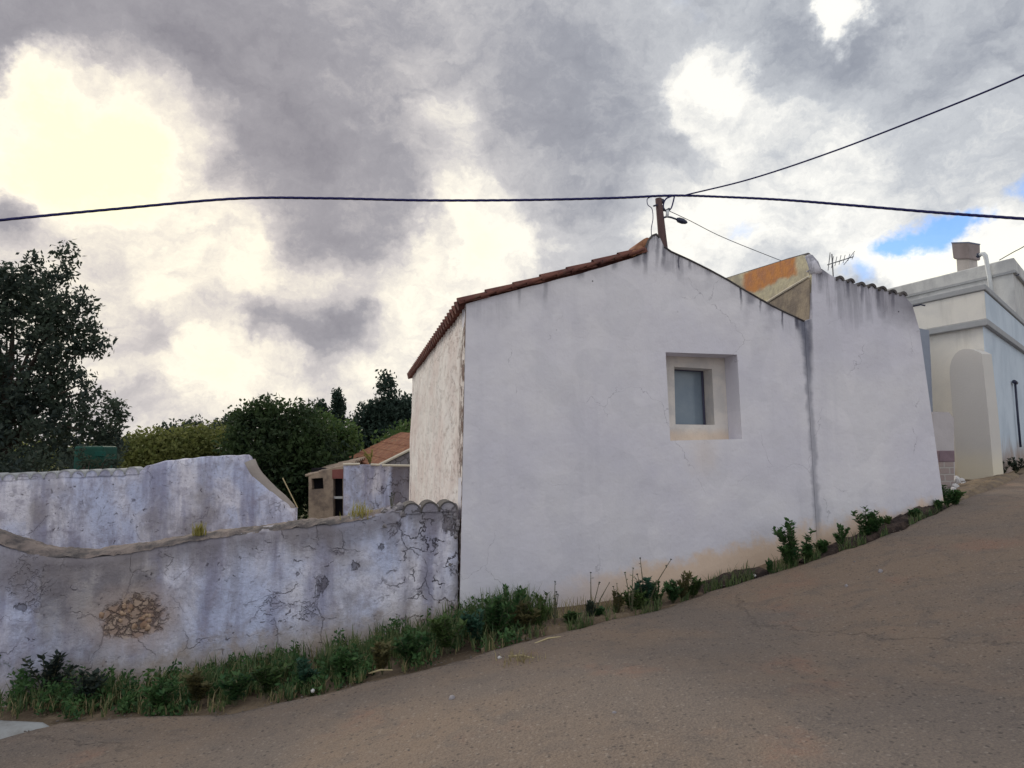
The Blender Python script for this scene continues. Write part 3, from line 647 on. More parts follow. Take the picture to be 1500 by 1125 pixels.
rg.build('ridge_tiles', M['tile_orange'], H1, True)
mt = MB(); mt.tube([fp(945.5,371),fp(946.5,361),fp(950,352),fp(955,345.5),fp(961,343),fp(966,348)], .014, 6); mt.build('ridge_mortar', M['tile_dark'], H1, True)
# ---------------------------------------------------------------- second house
base = fp(1290, 775); base.z = G(base.x, base.y)
H2 = thing('house', 'windowless white house right of the damp joint, with scalloped tile edge and orange side patch', 'house', base)
top2 = [(1189.5,404),(1190,391),(1194,391),(1205,396.5),(1222,406),(1250,415.5),(1290,425),(1325,434),(1336,446)]
o2 = [fp(1178.2,471.5),fp(1188.5,466.5)]+rough_line([fp(*p) for p in top2], .12, .008)+[fp(1347,484),fp(1365,612),fp(1383,742),fp(1386,768),fp(1199.4,830)]
o2 = [q-D*.003 for q in o2]
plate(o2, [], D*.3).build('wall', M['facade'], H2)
Q0 = fp(1190, 404); Q0s = Q0.copy()
def s2(px, py): return onplane(px, py, Q0, D)
sp2 = [s2(1189.8,478),s2(1189.8,404),s2(1184,386),s2(1177,374),s2(1150,381.5),s2(1120,391),s2(1065,408),s2(1030,419),s2(1030,470),s2(1110,520)]
plate([p-E*.02 for p in sp2], [], E*.16).build('side_wall', M['side2'], H2)
cap_ = MB(); cap_.tube([p+E*.07+Vector((0,0,.01)) for p in (s2(1186,390),s2(1177,374.5),s2(1150,382),s2(1120,391.5),s2(1065,408.5),s2(1030,419.5))], [.02,.035,.035,.035,.035,.035], 6); cap_.build('parapet_cap', M['tile_dark'], H2)
hn = MB(); hn.tube([s2(1189,402)+E*.06, s2(1184,387.5)+E*.06, s2(1178,377)+E*.06], [.085,.08,.06], 8); hn.tube([fp(1188,392)+D*.05, fp(1204,398)+D*.05, fp(1222,408)+D*.05], [.05,.045,.03], 8); hn.build('mortar_peak', M['facade'], H2, True)
plate([s2(1189.9,408)-E*.045,s2(1133,441)-E*.045,s2(1100,462)-E*.045,s2(1150,500)-E*.045,s2(1189.9,478)-E*.045], [], E*.01).build('damp_panel', M['tri'], H2)
fl = MB(); fl.tube([s2(1189.5,405.5)-E*.045,s2(1160,423)-E*.045,s2(1131,441)-E*.045,s2(1100,460)-E*.045], [.016,.02,.018,.018], 6); fl.build('flashing', M['creamtrim'], H2)
# body + roof
bq = [fp(1194,400),fp(1250,418),fp(1325,436),fp(1345,484),fp(1383,742)+Vector((0,0,-.2)),fp(1200,820)]
bd_ = MB(); bd_.prism([p+D*.31+E*(.1 if i in (0, 5) else -.03) for i, p in enumerate(bq)], D*4.6); bd_.build('rear_walls', M['facade'], H2)
def scallops(mb, pA, pB, n, r, across, e, lip=.022):
    """row of half-round tiles laid across the top of a wall, seen end on"""
    for k in range(n):
        c = pA.lerp(pB, (k+.5)/n)+Vector((0,0,.006*math.sin(k*2.3)))
        rr_ = r*(1+.06*math.sin(k*5.1)); K = 9; arc = [c+e*(-rr_*math.cos(math.pi*i/K))+Vector((0,0,rr_*math.sin(math.pi*i/K))) for i in range(K+1)]
        inn = [c+e*(-(rr_-lip)*math.cos(math.pi*i/K))+Vector((0,0,(rr_-lip)*math.sin(math.pi*i/K))) for i in range(K+1)]
        for i in range(K): mb.prism([arc[i], arc[i+1], inn[i+1], inn[i]], across)
def fills(mb, pA, pB, n, r, across, e):
    for k in range(n):
        c = pA.lerp(pB, (k+.5)/n)+Vector((0,0,.006*math.sin(k*2.3))); rr_ = r*(1+.06*math.sin(k*5.1))-.012; K = 9
        mb.prism([c+e*(-rr_*math.cos(math.pi*i/K))+Vector((0,0,rr_*math.sin(math.pi*i/K))) for i in range(K+1)]+[c+e*rr_-Vector((0,0,.01)), c-e*rr_-Vector((0,0,.01))], across)
cp_ = MB(); scallops(cp_, fp(1222,409)-D*.02, fp(1330,436)-D*.02, 7, .062, D*4.6, E, .03); cp_.build('roof_tiles', M['tile_dark'], H2, False)
cf = MB(); fills(cf, fp(1222,409)-D*.0, fp(1330,436), 7, .06, D*.25, E); cf.build('tile_bedding', M['facade'], H2)
rs = MB(); rs.prism([fp(1189,392)+D*.02+E*.16, fp(1225,407)+D*.02, fp(1225,410)+D*.02, fp(1189,396)+D*.02+E*.16], D*4.8); rs.build('roof_slope', M['tile_dark'], H2)
lh = MB(); a_ = fp(1336,449); lh.tube([a_-D*.02, a_-D*.12+E*.02, a_-D*.16+E*.05-Vector((0,0,.02))], .010, 6); lh.build('wall_hook', M['metal'], H2)
# antenna on the second house
ab = fp(1221,405)+D*1.2; sc = 1.15
base = onplane(1221, 409, ab, E)
TA = thing('tv_antenna', 'small rooftop television aerial above the scalloped parapet', 'antenna', base)
def aa(px, py): return onplane(px, py, ab, E)
MB().tube([aa(1221,412), aa(1218.5,372)], .009, 6).build('mast', M['alu'], TA)
bm_ = MB(); bm_.tube([aa(1212,388), aa(1250,376)], .008, 6)
for x, y, l in ((1214,387,13),(1219,385.5,10),(1224,384,8),(1230,382,8),(1236,380.5,7),(1243,378,6),(1249,376.5,5)):
    bm_.tube([aa(x-1, y+l*.7), aa(x+2, y-l)], .005, 5)
bm_.tube([aa(1213,396), aa(1216,370)], .006, 5); bm_.tube([aa(1236,388), aa(1252,368)], .005, 5)
bm_.build('elements', M['alu'], TA)
# ---------------------------------------------------------------- front garden wall
def wall_mesh(P, top_px, bot, thick, e, n_off, ncol=200, cap=.05):
    pass
gt = [(-420,770),(-250,762),(-120,772),(0,800),(45,812),(85,818),(130,818),(165,815),(200,809),(235,801),(280,792),(340,785),(400,778),(460,771),(520,763),(560,754),(575,748),(592,750),(672,743)]
def interp_px(tab, x):
    return float(np.interp(x, [a[0] for a in tab], [a[1] for a in tab]))
def garden_wall(tab, x0, x1, back_off, thick, mtl, parent, ncol, zbot, bulge=.03, capz=0, name='wall', e=E, P=P0, dd_=D):
    cols = []; NR = 22
    for i in range(ncol+1):
        px = x0+(x1-x0)*i/ncol; tp = onplane(px, interp_px(tab, px), P+dd_*back_off, e)
        bt = Vector((tp.x, tp.y, zbot(tp))); col = []
        for j in range(NR+1):
            q = bt.lerp(tp, j/NR); k = bulge*noise.noise(q*1.1)+bulge*.4*noise.noise(q*4)
            q = q-dd_*(k+.05*(1-j/NR)); col.append(q)
        tpn = col[-1]
        col.append(tpn+dd_*.03+Vector((0,0,.012+.012*noise.noise(tp*9))))
        for u in (.3,.5,.7): col.append(tpn+dd_*thick*u+Vector((0,0,capz*math.sin(math.pi*u)*.9+.02+.02*noise.noise(tp*6+Vector((u,0,0))))))
        col.append(tpn+dd_*(thick-.03)+Vector((0,0,.012))); bk_ = tpn+dd_*thick
        for j in (0, .5, 1): col.append(Vector((bk_.x, bk_.y, bk_.z+(bt.z-bk_.z)*j)))
        cols.append(col)
    m_ = len(cols[0]); mb = MB(); mb.add([q for c in cols for q in c], [(i*m_+j, i*m_+j+1, (i+1)*m_+j+1, (i+1)*m_+j) for i in range(ncol) for j in range(m_-1)])
    mb.f += [tuple(range(m_))[::-1], tuple(ncol*m_+j for j in range(m_))]
    return mb.build(name, mtl, parent, True), cols
base = fp(300, 985); base.z = G(base.x, base.y)
GW = thing('garden_wall', 'low crumbling whitewashed garden wall beside the road with bare ochre stones', 'garden wall', base)
garden_wall(gt, -420, 671, .02, .36, M['garden'], GW, 320, lambda q: G(q.x, q.y)-.3, .035, .02)
# earth/rubble capping
capm = MB(); K = 11; L = []
for i in range(361):
    px = -420+(585+420)*i/360; tp = onplane(px, interp_px(gt, px), P0+D*.02, E); row = []
    hgt = .07+.03*noise.noise(tp*2)+.05*sm(120,-50,px)
    if px > 565: hgt *= .4
    for j in range(K):
        u = j/(K-1); q = tp+D*(-.012+u*.42)+Vector((0,0,-.02+hgt*1.05*math.sin(math.pi*min(1,u*.92+.04))**.6+.02*noise.noise(tp*7+Vector((0,u*4,0)))+.012*noise.noise(tp*25+Vector((0,u*9,0))))); row.append(q)
    L.append(row)
capm.add([q for r in L for q in r], [(i*K+j, i*K+j+1, (i+1)*K+j+1, (i+1)*K+j) for i in range(360) for j in range(K-1)])
capm.build('capping', M['earthcap'], GW, True)
sc_ = MB(); scallops(sc_, fp(590,752,.0), fp(670,746,.0), 3, .105, D*.36, E, .016); sc_.build('coping_tiles', M['tile_dark'], GW)
sf = MB(); fills(sf, fp(590,752,.005), fp(670,746,.005), 3, .105, D*.35, E); sf.build('tile_bedding', M['garden'], GW, False)
# broken masonry at the stepped end
rbm = MB()
def stone(mb, c, r, sd):
    random.seed(sd); bm = bmesh.new(); bmesh.ops.create_icosphere(bm, subdivisions=1 if sd < 100 else 2, radius=r)
    sx, sy, sz_ = (random.uniform(.7,1.3) for _ in range(3)); off = Vector((sd*1.7, sd*.3, 0))
    vs = [c+Vector((v.co.x*sx, v.co.y*sy, v.co.z*sz_))*(1+.35*noise.noise(v.co.normalized()*1.6+off)) for v in bm.verts]
    for i, v in enumerate(bm.verts): v.index = i
    mb.add(vs, [tuple(v.index for v in f.verts) for f in bm.faces]); bm.free()
for k in range(34):
    x = 572+random.uniform(-14, 18); y = random.uniform(742, 800) if x > 572 else random.uniform(750, 770)
    stone(rbm, fp(x, y, random.uniform(.03,.14)), random.uniform(.018,.05), k)
rbm.build('rubble', M['oldstone'], GW, False)
hb = MB()
for k in range(26):
    x = random.uniform(652, 673); y = random.uniform(752, 775) if random.random() < .5 else random.uniform(780, 900)
    stone(hb, fp(x, y, .015+random.uniform(-.01,.03)), random.uniform(.012,.032), 60+k-30)
hb.build('broken_joint', M['oldstone'], GW, False)
hs = MB(); stc = []
for k in range(24):
    x = 195+random.gauss(0, 17); y = 908+random.gauss(0, 10)
    stone(hs, fp(x, y, .03), random.uniform(.015,.036), 100+k)
hs.build('bare_stones', mat('ochre_stone', lambda t, p: (t.mix(t.mr(t.noise(p, 12, 5, .6), .38, .64), (.48,.35,.25), (.27,.17,.12)), t.noise(p, 30, 5), .01)), GW, True)
# ---------------------------------------------------------------- rear garden wall
eb = Vector((math.cos(math.radians(9)), math.sin(math.radians(9)), 0)); dbk = Vector((-eb.y, eb.x, 0)); PB = at(370, 670, 11.0)
bt_ = [(-420,712),(-100,706),(0,703),(180,696),(205,692),(212,684),(250,676),(300,670),(340,668.5),(363,668),(368,682),(374,693),(384,705),(396,718),(410,730),(422,739),(427,746)]
base = onplane(200, 780, PB, eb); base.z = EZ-2.3
BW = thing('garden_wall', 'bluish whitewashed yard wall with scalloped tile top and curved drop, behind the low roadside wall', 'garden wall', base)
garden_wall(bt_, -420, 432, 0, .28, M['garden_back'], BW, 300, lambda q: EZ-2.5, .02, 0, 'wall', eb, PB, dbk)
sb = MB(); a_ = onplane(-100, 708, PB, eb)-dbk*.02; b_ = onplane(203, 694, PB, eb)-dbk*.02
scallops(sb, a_, b_, 15, .105, dbk*.3, eb, .02); sb.build('coping_tiles', M['trim'], BW)
sb = MB(); fills(sb, a_+dbk*.01, b_+dbk*.01, 15, .105, dbk*.28, eb); sb.build('tile_bedding', M['garden_back'], BW)
ec = MB(); ec.tube([onplane(x, y, PB, eb)+dbk*.10 for x, y in ((362,676),(367,688),(374,699),(385,711),(397,723),(410,734),(421,744),(423,790))], .11, 10); ec.build('rounded_edge', mat('beige_edge_render', lambda t, p: (t.mix(t.noise(p, 5, 6, .65), (.40,.36,.33), (.27,.24,.235)), t.noise(p, 18, 6), .01)), BW, True)
# a leaning stick beside the rear wall
p1 = at(414, 700, 11.6); p2 = at(424, 720, 11.6); MBs = MB().tube([p1, p2, p2+(p2-p1)*1.2], .010, 6)
o = MBs.build('wooden_stake', M['stick'], None); tag(o, 'thin pale stake leaning at the curved end of the yard wall', 'stake')
# ---------------------------------------------------------------- right-hand building
YC = 12.6; Cn = at(1443, 500, YC); Cn.z = 0
f1 = Vector((.955, 1, 0)).normalized(); f2 = Vector((-.42, 1, 0)).normalized(); th_ = math.acos(f1.dot(f2))
def bpoly(o_, l1=7, l2=4):
    c = Cn-(f1+f2)*(o_/math.sin(th_)); return [c, c+f1*l1, c+f1*l1+f2*l2, c+f2*l2]
def zc(py): return at(1440, py, YC).z
TB = thing('building', 'cream and pale blue corner building with moulded parapet band at the road bend', 'building', (Cn.x, Cn.y, G(Cn.x, Cn.y)))
def blk(o_, z0, z1, **k): return MB().prism([Vector((p.x, p.y, z0)) for p in bpoly(o_, **k)], (0, 0, z1-z0))
zg = G(Cn.x, Cn.y)-.4
# street face (blue) and side face (cream) are separately coloured leaves of the same wall
pl = bpoly(0); n1 = Vector((f1.y, -f1.x, 0)); n2 = Vector((-f2.y, f2.x, 0))
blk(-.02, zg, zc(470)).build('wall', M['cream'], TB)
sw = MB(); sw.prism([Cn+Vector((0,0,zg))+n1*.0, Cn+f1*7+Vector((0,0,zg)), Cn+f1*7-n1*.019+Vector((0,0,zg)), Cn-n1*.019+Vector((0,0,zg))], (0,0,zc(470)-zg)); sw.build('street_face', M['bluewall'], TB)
blk(.08, zc(478), zc(468.5)).build('lower_moulding', M['trim'], TB, bevel=.015)
blk(.05, zc(468), zc(427)).build('parapet_band', M['cream'], TB, bevel=.008)
blk(.085, zc(426.7), zc(418)).build('upper_moulding', M['trim'], TB, bevel=.015)
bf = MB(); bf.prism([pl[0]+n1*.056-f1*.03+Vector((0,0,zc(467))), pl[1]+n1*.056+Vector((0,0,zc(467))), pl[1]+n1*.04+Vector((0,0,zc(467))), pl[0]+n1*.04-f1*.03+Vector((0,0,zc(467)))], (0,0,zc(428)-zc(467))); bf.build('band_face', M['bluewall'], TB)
# arched buttress on the side face
PBt = Cn+n2*.28
def bp(px, py): return onplane(px, py, PBt, f2)
arch = [bp(1404,712),bp(1398,640),bp(1393.5,580),bp(1391,548),bp(1391.5,537),bp(1394,527),bp(1399,518.5),bp(1405,513.5),bp(1412,511),bp(1420,511),bp(1429,513.5),bp(1438,518),bp(1447,600),bp(1457,712)]
plate(arch, [], -n2*.28).build('arched_buttress', mat('greyish_cream_render', lambda t, p: (t.mix(t.mr(t.m('ADD', sz(t, p)[1], t.m('MULTIPLY', t.noise(p, 2, 5), .5)), EZ-.1, EZ+.5), (.74,.68,.56), t.mix(t.noise(p, 3, 5), (.60,.575,.56), (.66,.635,.61))), t.noise(p, 30, 6, .6), .003)), TB)
# wall strip left of the cream face, recess shade put into its dark colour
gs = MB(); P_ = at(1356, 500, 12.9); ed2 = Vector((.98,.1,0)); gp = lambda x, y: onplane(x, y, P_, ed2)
plate([gp(1335,478),gp(1361,484),gp(1364,540),gp(1368,640),gp(1376,700),gp(1345,700)], [], Vector((-.45,1.3,0))).build('recess_shade_strip', plain('recess_shade_bluish', (.27,.30,.37), .2, 4), TB)
dp = MB(); a_ = Cn+f1*1.5+n1*.06
def fpn(px, py): return onplane(px, py, Cn+n1*.06, f1)
dp.tube([fpn(1487,560), fpn(1491,610), fpn(1495,655)], .022, 8); dp.tube([fpn(1485.5,559), fpn(1488.5,561)], .04, 8)
dp.build('downpipe', M['metal'], TB, True)
# taller block behind with chimney and pipe
YU = 16.4; Un = at(1484, 400, YU); Un.z = 0; u1 = f1; u2 = f2
def up(px, py, o_=0): return onplane(px, py, Un-u1*0+Vector((-u2.y, u2.x, 0))*o_, u2)
zt = lambda py: at(1484, py, YU).z
UB = thing('building', 'plain rendered roof block with deep fascia rising behind the corner building', 'building', (Un.x, Un.y, G(Un.x, Un.y)))
def ublk(o_, z0, z1):
    th2 = math.acos(u1.dot(u2)); c = Un-(u1*.6+u2)*(o_/math.sin(th2)); q = [c, c+u1*3.5, c+u1*3.5+u2*4.5, c+u2*4.5]
    return MB().prism([Vector((p.x, p.y, z0)) for p in q], (0, 0, z1-z0))
ublk(0, G(Un.x, Un.y)-.5, zt(398)).build('wall', M['greyrender'], UB)
ublk(.05, zt(397.8), zt(378)).build('fascia', M['greyrender'], UB, bevel=.03)
ublk(.07, zt(400), zt(397)).build('drip_moulding', M['trim'], UB)
def ub(px, py, b_=.5): return onplane(px, py, Un+u1*b_, u2)
ch = MB(); cc_ = ub(1417.5, 400); ztop = ub(1417, 381).z
w1 = (ub(1430,390)-ub(1407,390)).length/2
cx = (ub(1430,390)-ub(1407,390)).normalized()*w1*.8; cy = Vector((-cx.y, cx.x, 0)); zl = ub(1417,404).z
ch.box((cc_.x, cc_.y, (zl+ztop)/2), cx, cy, (0,0,(ztop-zl)/2+.01)); chm = ch.build('chimney', M['chimney_stem'], UB)
cb = MB(); za = ub(1417,380.5).z; zb_ = ub(1417,372).z; zc_ = ub(1417,357).z
def ring(k, z): return [Vector((cc_.x, cc_.y, z))+cx*a*k+cy*b*k for a, b in ((-1,-1),(1,-1),(1,1),(-1,1))]
for (k0, z0), (k1, z1) in (((1.16,za),(1.30,za+.03)),((1.30,za+.03),(1.36,zc_))):
    cb.add(ring(k0,z0)+ring(k1,z1), [(0,1,5,4),(1,2,6,5),(2,3,7,6),(3,0,4,7),(3,2,1,0),(4,5,6,7)])
cb.build('cap', M['chimney'], chm)
cl = MB(); cl.add(ring(1.42,zc_+.001)+ring(1.42,zc_+.03), [(0,1,5,4),(1,2,6,5),(2,3,7,6),(3,0,4,7),(3,2,1,0),(4,5,6,7)]); cl.build('cap_slab', M['darktrim'], chm)
vp = MB(); pz = lambda x, y: onplane(x, y, Un+Vector((-u2.y,u2.x,0))*.12, u2)
vp.tube([pz(1434,374), pz(1437.5,372.3), pz(1441,372), pz(1443.5,375), pz(1445,382), pz(1449,405), pz(1454.5,440)], [.045,.05,.055,.055,.05,.05,.05], 10)
vp.build('vent_pipe', M['whitepipe'], UB, True)
MB().tube([pz(1431.5,375), pz(1435,373.5)], .062, 10).build('pipe_cowl', M['metal'], UB, True)
MB().tube([pz(1488,404), pz(1492,402.5), pz(1492.5,401)], .012, 6).build('bracket', M['metal'], UB)
# small brick pier, and grey panel with recess shade put into its colour
bs = at(1389, 680, 11.2); eg = Vector((.97,.25,0))
gp2 = lambda x, y: onplane(x, y, bs, eg)
BPi = thing('brick_pier', 'stub of pink brickwork with a darker top block, in the gap beside the arched buttress', 'brick pier', (bs.x, bs.y, G(bs.x, bs.y)))
def quadbox(a, b, c_, d_, off): return plate([a, b, c_, d_], [], off)
quadbox(gp2(1377,677), gp2(1397,677), gp2(1398,722), gp2(1379,722), Vector((-.08,.3,0))).build('pier', M['brick'], BPi)
quadbox(gp2(1376,660), gp2(1398.5,660), gp2(1399,676.8), gp2(1377,676.8), Vector((-.08,.3,0))).build('top_block', plain('dull_pink_block', (.22,.16,.19), .3, 8), BPi, bevel=.01)
gw = at(1385, 630, 12.2); gp3 = lambda x, y: onplane(x, y, gw, eg)
o = plate([gp3(1366,603),gp3(1390,604),gp3(1397,612),gp3(1399,700),gp3(1372,700)], [], Vector((-.08,.2,0))).build('recess_shade_panel', plain('recess_shade_grey', (.50,.47,.49), .2, 3)); tag(o, 'short mauve grey panel coloured as the recess shade above the brick pier in the narrow gap', 'wall')
# rubble bags
for k, (x, y, r) in enumerate(((1402,706,.085),(1409,704,.07),(1400,713,.06),(1396,716,.045),(1413,709,.05))):
    g = ground(x, y+4); mb = MB(); stone(mb, g+Vector((0,0,r*.6)), r, 200+k); o = mb.build('rubble_chunk', M['bag'], None, False)
    tag(o, ['largest pale rubble lump at the foot of the arched buttress','pale rubble lump leaning on the buttress foot','broken white lump nearest the brick pier foot','small pale chip at the corner of the white house','smallest pale lump on the sandy dirt under the arch'][k], 'rubble', 'pale rubble at the buttress foot')
# ---------------------------------------------------------------- pole, lamp, cables
YP = 15.0; pb = at(972, 365, YP); pt = at(964.5, 291, YP)
dpn = (pb-pt).normalized(); bot = pt+dpn*((pt.z-(EZ-2.4))/abs(dpn.z)); bot.z = EZ-2.5
UP = thing('utility_pole', 'leaning brown wooden utility pole rising behind the white gabled house', 'utility pole', bot)
MB().tube([bot, pb, pt], [.13,.10,.075], 12).build('pole', M['wood'], UP, True)
MB().tube([at(963,300,YP-.08), at(957,302,YP-.08)], .02, 6).build('bracket', M['metal'], UP)
ins = MB()
for a_, b_ in (((969,297),(971,292)),((976,310),(981,306))): ins.tube([at(*a_,YP), at(*b_,YP)], [.05,.035], 8)
ins.tube([at(968,300,YP), at(974,309,YP)], .03, 6); ins.build('insulator', M['metal'], UP, True)
lamp = thing('street_lamp', 'small dark street lamp on a curved arm fixed to the wooden pole', 'street lamp', at(970,320,YP))
MB().tube([at(x, y, YP-.05) for x, y in ((970,321),(973,318.5),(977,317.5),(983,318.5),(993,322))], .022, 7).build('arm', M['metal'], lamp, True)
MB().tube([at(x, y, YP-.05) for x, y in ((991,320.5),(994,322),(1000,324),(1005,325.8),(1007,326.3))], [.03,.06,.065,.04,.012], 9).build('lamp_head', M['metal'], lamp, True)
MB().tube([at(977,318,YP-.05), at(978,308,YP-.05)], .035, 7).build('clamp', M['whitepipe'], lamp, True)
def curve_pts(P, n=14):
    P = [Vector(p) for p in P]; out = []; Q = [P[0]*2-P[1]]+P+[P[-1]*2-P[-2]]
    for i in range(1, len(Q)-2):
        for k in range(n):
            t = k/n; a, b, c_, d_ = Q[i-1], Q[i], Q[i+1], Q[i+2]
            out.append(.5*((2*b)+(c_-a)*t+(2*a-5*b+4*c_-d_)*t*t+(3*b-a-3*c_+d_)*t**3))
    out.append(P[-1]); return out
def cable(name, P, r, mtl, label, twist=0):
    pts = curve_pts(P, 16); mb = MB()
    if twist:
        fine_ = []
        for i in range(len(pts)-1):
            for k in range(4): fine_.append(pts[i].lerp(pts[i+1], k/4))
        for ph in (0, 2.1, 4.2):
            mb.tube([q+Vector((0, math.cos(j*twist+ph), math.sin(j*twist+ph)))*r*.22 for j, q in enumerate(fine_)], r*.6, 6)
    else: mb.tube(pts, r, 6)
    o = mb.build(name, mtl, None, True); return tag(o, label, 'cable')
def cy(px, py, Y): return at(px, py, Y)
main = [(-260,350,13),(0,322.5,13.4),(170,306,13.8),(345,291,14.1),(480,290.5,14.4),(620,293.5,14.6),(770,293,14.8),(900,290,14.9),(985,286.5,15),(1060,288.5,14.8),(1150,293,14.3),(1250,301,13.6),(1380,312,12.8),(1500,320.5,12),(1700,335,11)]
cable('power_cable', [cy(*p) for p in main], .036, M['cable'], 'thick black twisted power cable crossing the whole sky above the gable', .3)
cable('power_cable', [cy(*p) for p in ((1003,286,15),(1100,262,14),(1220,222,12.8),(1360,168,11.6),(1500,110,10.5),(1640,40,9.6))], .016, M['cable'], 'thinner black cable climbing from the pole to the upper right of the sky')
cable('service_wire', [cy(*p) for p in ((978,308,15),(1010,323,15.3),(1060,348,15.8),(1142,381,16.6),(1180,395,17))], .008, M['wire'], 'thin grey wire sloping from the pole lamp behind the orange patched gable')
cable('service_wire', [cy(*p) for p in ((1464,381,15.5),(1485,369,14.6),(1500,361,14),(1560,325,12))], .010, M['wire'], 'thin dark wire rising from the roof block fascia at the right edge')
cable('drop_wire', [cy(*p) for p in ((952,289,15),(948,292,15),(949,300,15),(955,306,15),(956.5,320,15),(954,336,15),(955,352,15.2))], .010, M['cable'], 'looping black drop wire hanging left of the pole top')
cable('jumper_wire', [cy(*p) for p in ((985,287,15),(976,291,15),(972,299,15),(973,307,15),(978,309,15),(983,305,15),(986,296,15),(988,287,15))], .017, M['cable'], 'black jumper wire looped right of the pole top under the thick cable')
# ---------------------------------------------------------------- distant farm buildings
wl = lambda x, y, Y=19.0: at(x, y, Y)
fw = thing('outbuilding', 'flat topped blue white outbuilding wall in the yard beyond the garden walls', 'outbuilding', at(560,760,19))
plate([at(503,681,19),at(545,680.5,19.37),at(590,682,19.78),at(660,683,20.4),at(660,790,20.4),at(503,790,19)], [], Vector((-.05,.35,0))).build('wall', M['garden_back'], fw)
tb = MB()
for a_, b_ in (((502.5,680.2,19),(527,679.6,19.15)),((543,680.5,19.3),(556,681,19.4)),((560,681.5,19.4),(660,683,20.4))): tb.tube([at(*a_), at(*b_)], .035, 6)
tb.build('coping', M['creamtrim'], fw)
FH = thing('farmhouse', 'old stone farmhouse with sloping orange tile roof behind the blue white outbuilding', 'farmhouse', at(600,720,23))
fb = Vector((-.8, 4.2, 0))
A1 = at(640,638,22); B1 = at(548,684,21.2)
fr_ = MB(); tiled(fr_, A1, B1, at(512,671,26.5)-B1, .26, .05, .45, .05); fr_.build('roof', M['tile_orange'], FH)
vg = MB(); vg.tube([A1-Vector((0,.05,.02)), B1-Vector((0,.05,.02))], .05, 6); vg.build('verge', M['creamtrim'], FH)
plate([at(554,684,21.4),at(636,645,22),at(680,640,22.5),at(680,760,22.5),at(554,760,21.4)], [], Vector((0,.3,0))).build('wall', M['oldstone'], FH)
HU = thing('shed', 'tumbledown tan shed with a dark doorway under the dense bushy tree', 'shed', at(477,757,21))
hp = lambda x, y: at(x, y, 21)
plate([hp(452,698),hp(486,686),hp(505,684),hp(505,775),hp(452,775)], [[hp(488,701),hp(502,701),hp(502,770),hp(488,770)],[hp(456,701),hp(473,700),hp(474,716),hp(457,717)]], Vector((0,.25,0))).build('wall', M['tanwall'], HU)
plate([hp(487,688),hp(503,687),hp(503,701),hp(487,701)], [], Vector((0,-.03,0))).build('lintel', M['redpaint'], HU)
MB().box(hp(478,730)+Vector((0,1.6,0)), Vector((.6,0,0)), Vector((0,1.2,0)), Vector((0,0,.9))).build('interior', M['dark'], HU)
MB().box(hp(495,729)+Vector((0,.1,0)), Vector((.17,0,0)), Vector((0,.03,0)), Vector((0,0,.035))).build('door_rail', M['greyrender'], HU)
rr_ = MB(); tiled(rr_, hp(508,682), hp(448,697), Vector((0,2.6,.25)), .26, .03, .4, .04); rr_.build('roof', M['tanwall'], HU)
GT = thing('water_tank', 'green plastic tank showing above the scalloped yard wall beside the big tree', 'water tank', at(138,700,13))
tk = MB(); tk.box(at(140,676,13), Vector((.27,0,0)), Vector((0,.25,0)), Vector((0,0,.29))); tk.build('body', M['tank'], GT, bevel=.04)
MB().box(at(147,665,12.74), Vector((.10,0,0)), Vector((0,.012,0)), Vector((0,0,.045))).build('hatch', plain('dark_green_hatch', (.01,.07,.055), .2), GT, bevel=.006)
# ---------------------------------------------------------------- trees
def leaves_on(centers, radii, n, size, flat=.0, elong=1.6):
    c = centers[rng.integers(0, len(centers), n)]; 
    p = c+np.clip(rng.normal(0, 1, (n, 3)), -1.7, 1.7)*radii
    d = rng.normal(0, 1, (n, 3)); d[:, 2] += .3; d /= np.linalg.norm(d, axis=1)[:, None]
    e = np.cross(d, rng.normal(0, 1, (n, 3))); e /= np.linalg.norm(e, axis=1)[:, None]+1e-9
    s = size*rng.uniform(.6, 1.3, (n, 1)); 
    return np.stack([p-d*s*elong*.5, p+e*s*.38, p+d*s*elong*.5, p-e*s*.38], axis=1)
def crown(blobs, Y, clump, per, size, dens=1.0, hollow=.45, deep=1.0):
    """blobs: (px,py,rx,ry) outlines at depth Y -> clump centres through ellipsoids"""
    cs = []
    for px, py, rx, ry in blobs:
        c = np.array(at(px, py, Y)); a = rx*Y/1000; b = ry*Y/1000
        n = max(3, int(dens*(a*b*a)**(2/3)*60))
        v = rng.normal(0, 1, (n, 3)); v /= np.linalg.norm(v, axis=1)[:, None]
        r = rng.uniform(hollow, 1.0, (n, 1))**.6
        cs.append(c+v*r*np.array([a, a*deep, b]))
    return np.vstack(cs)
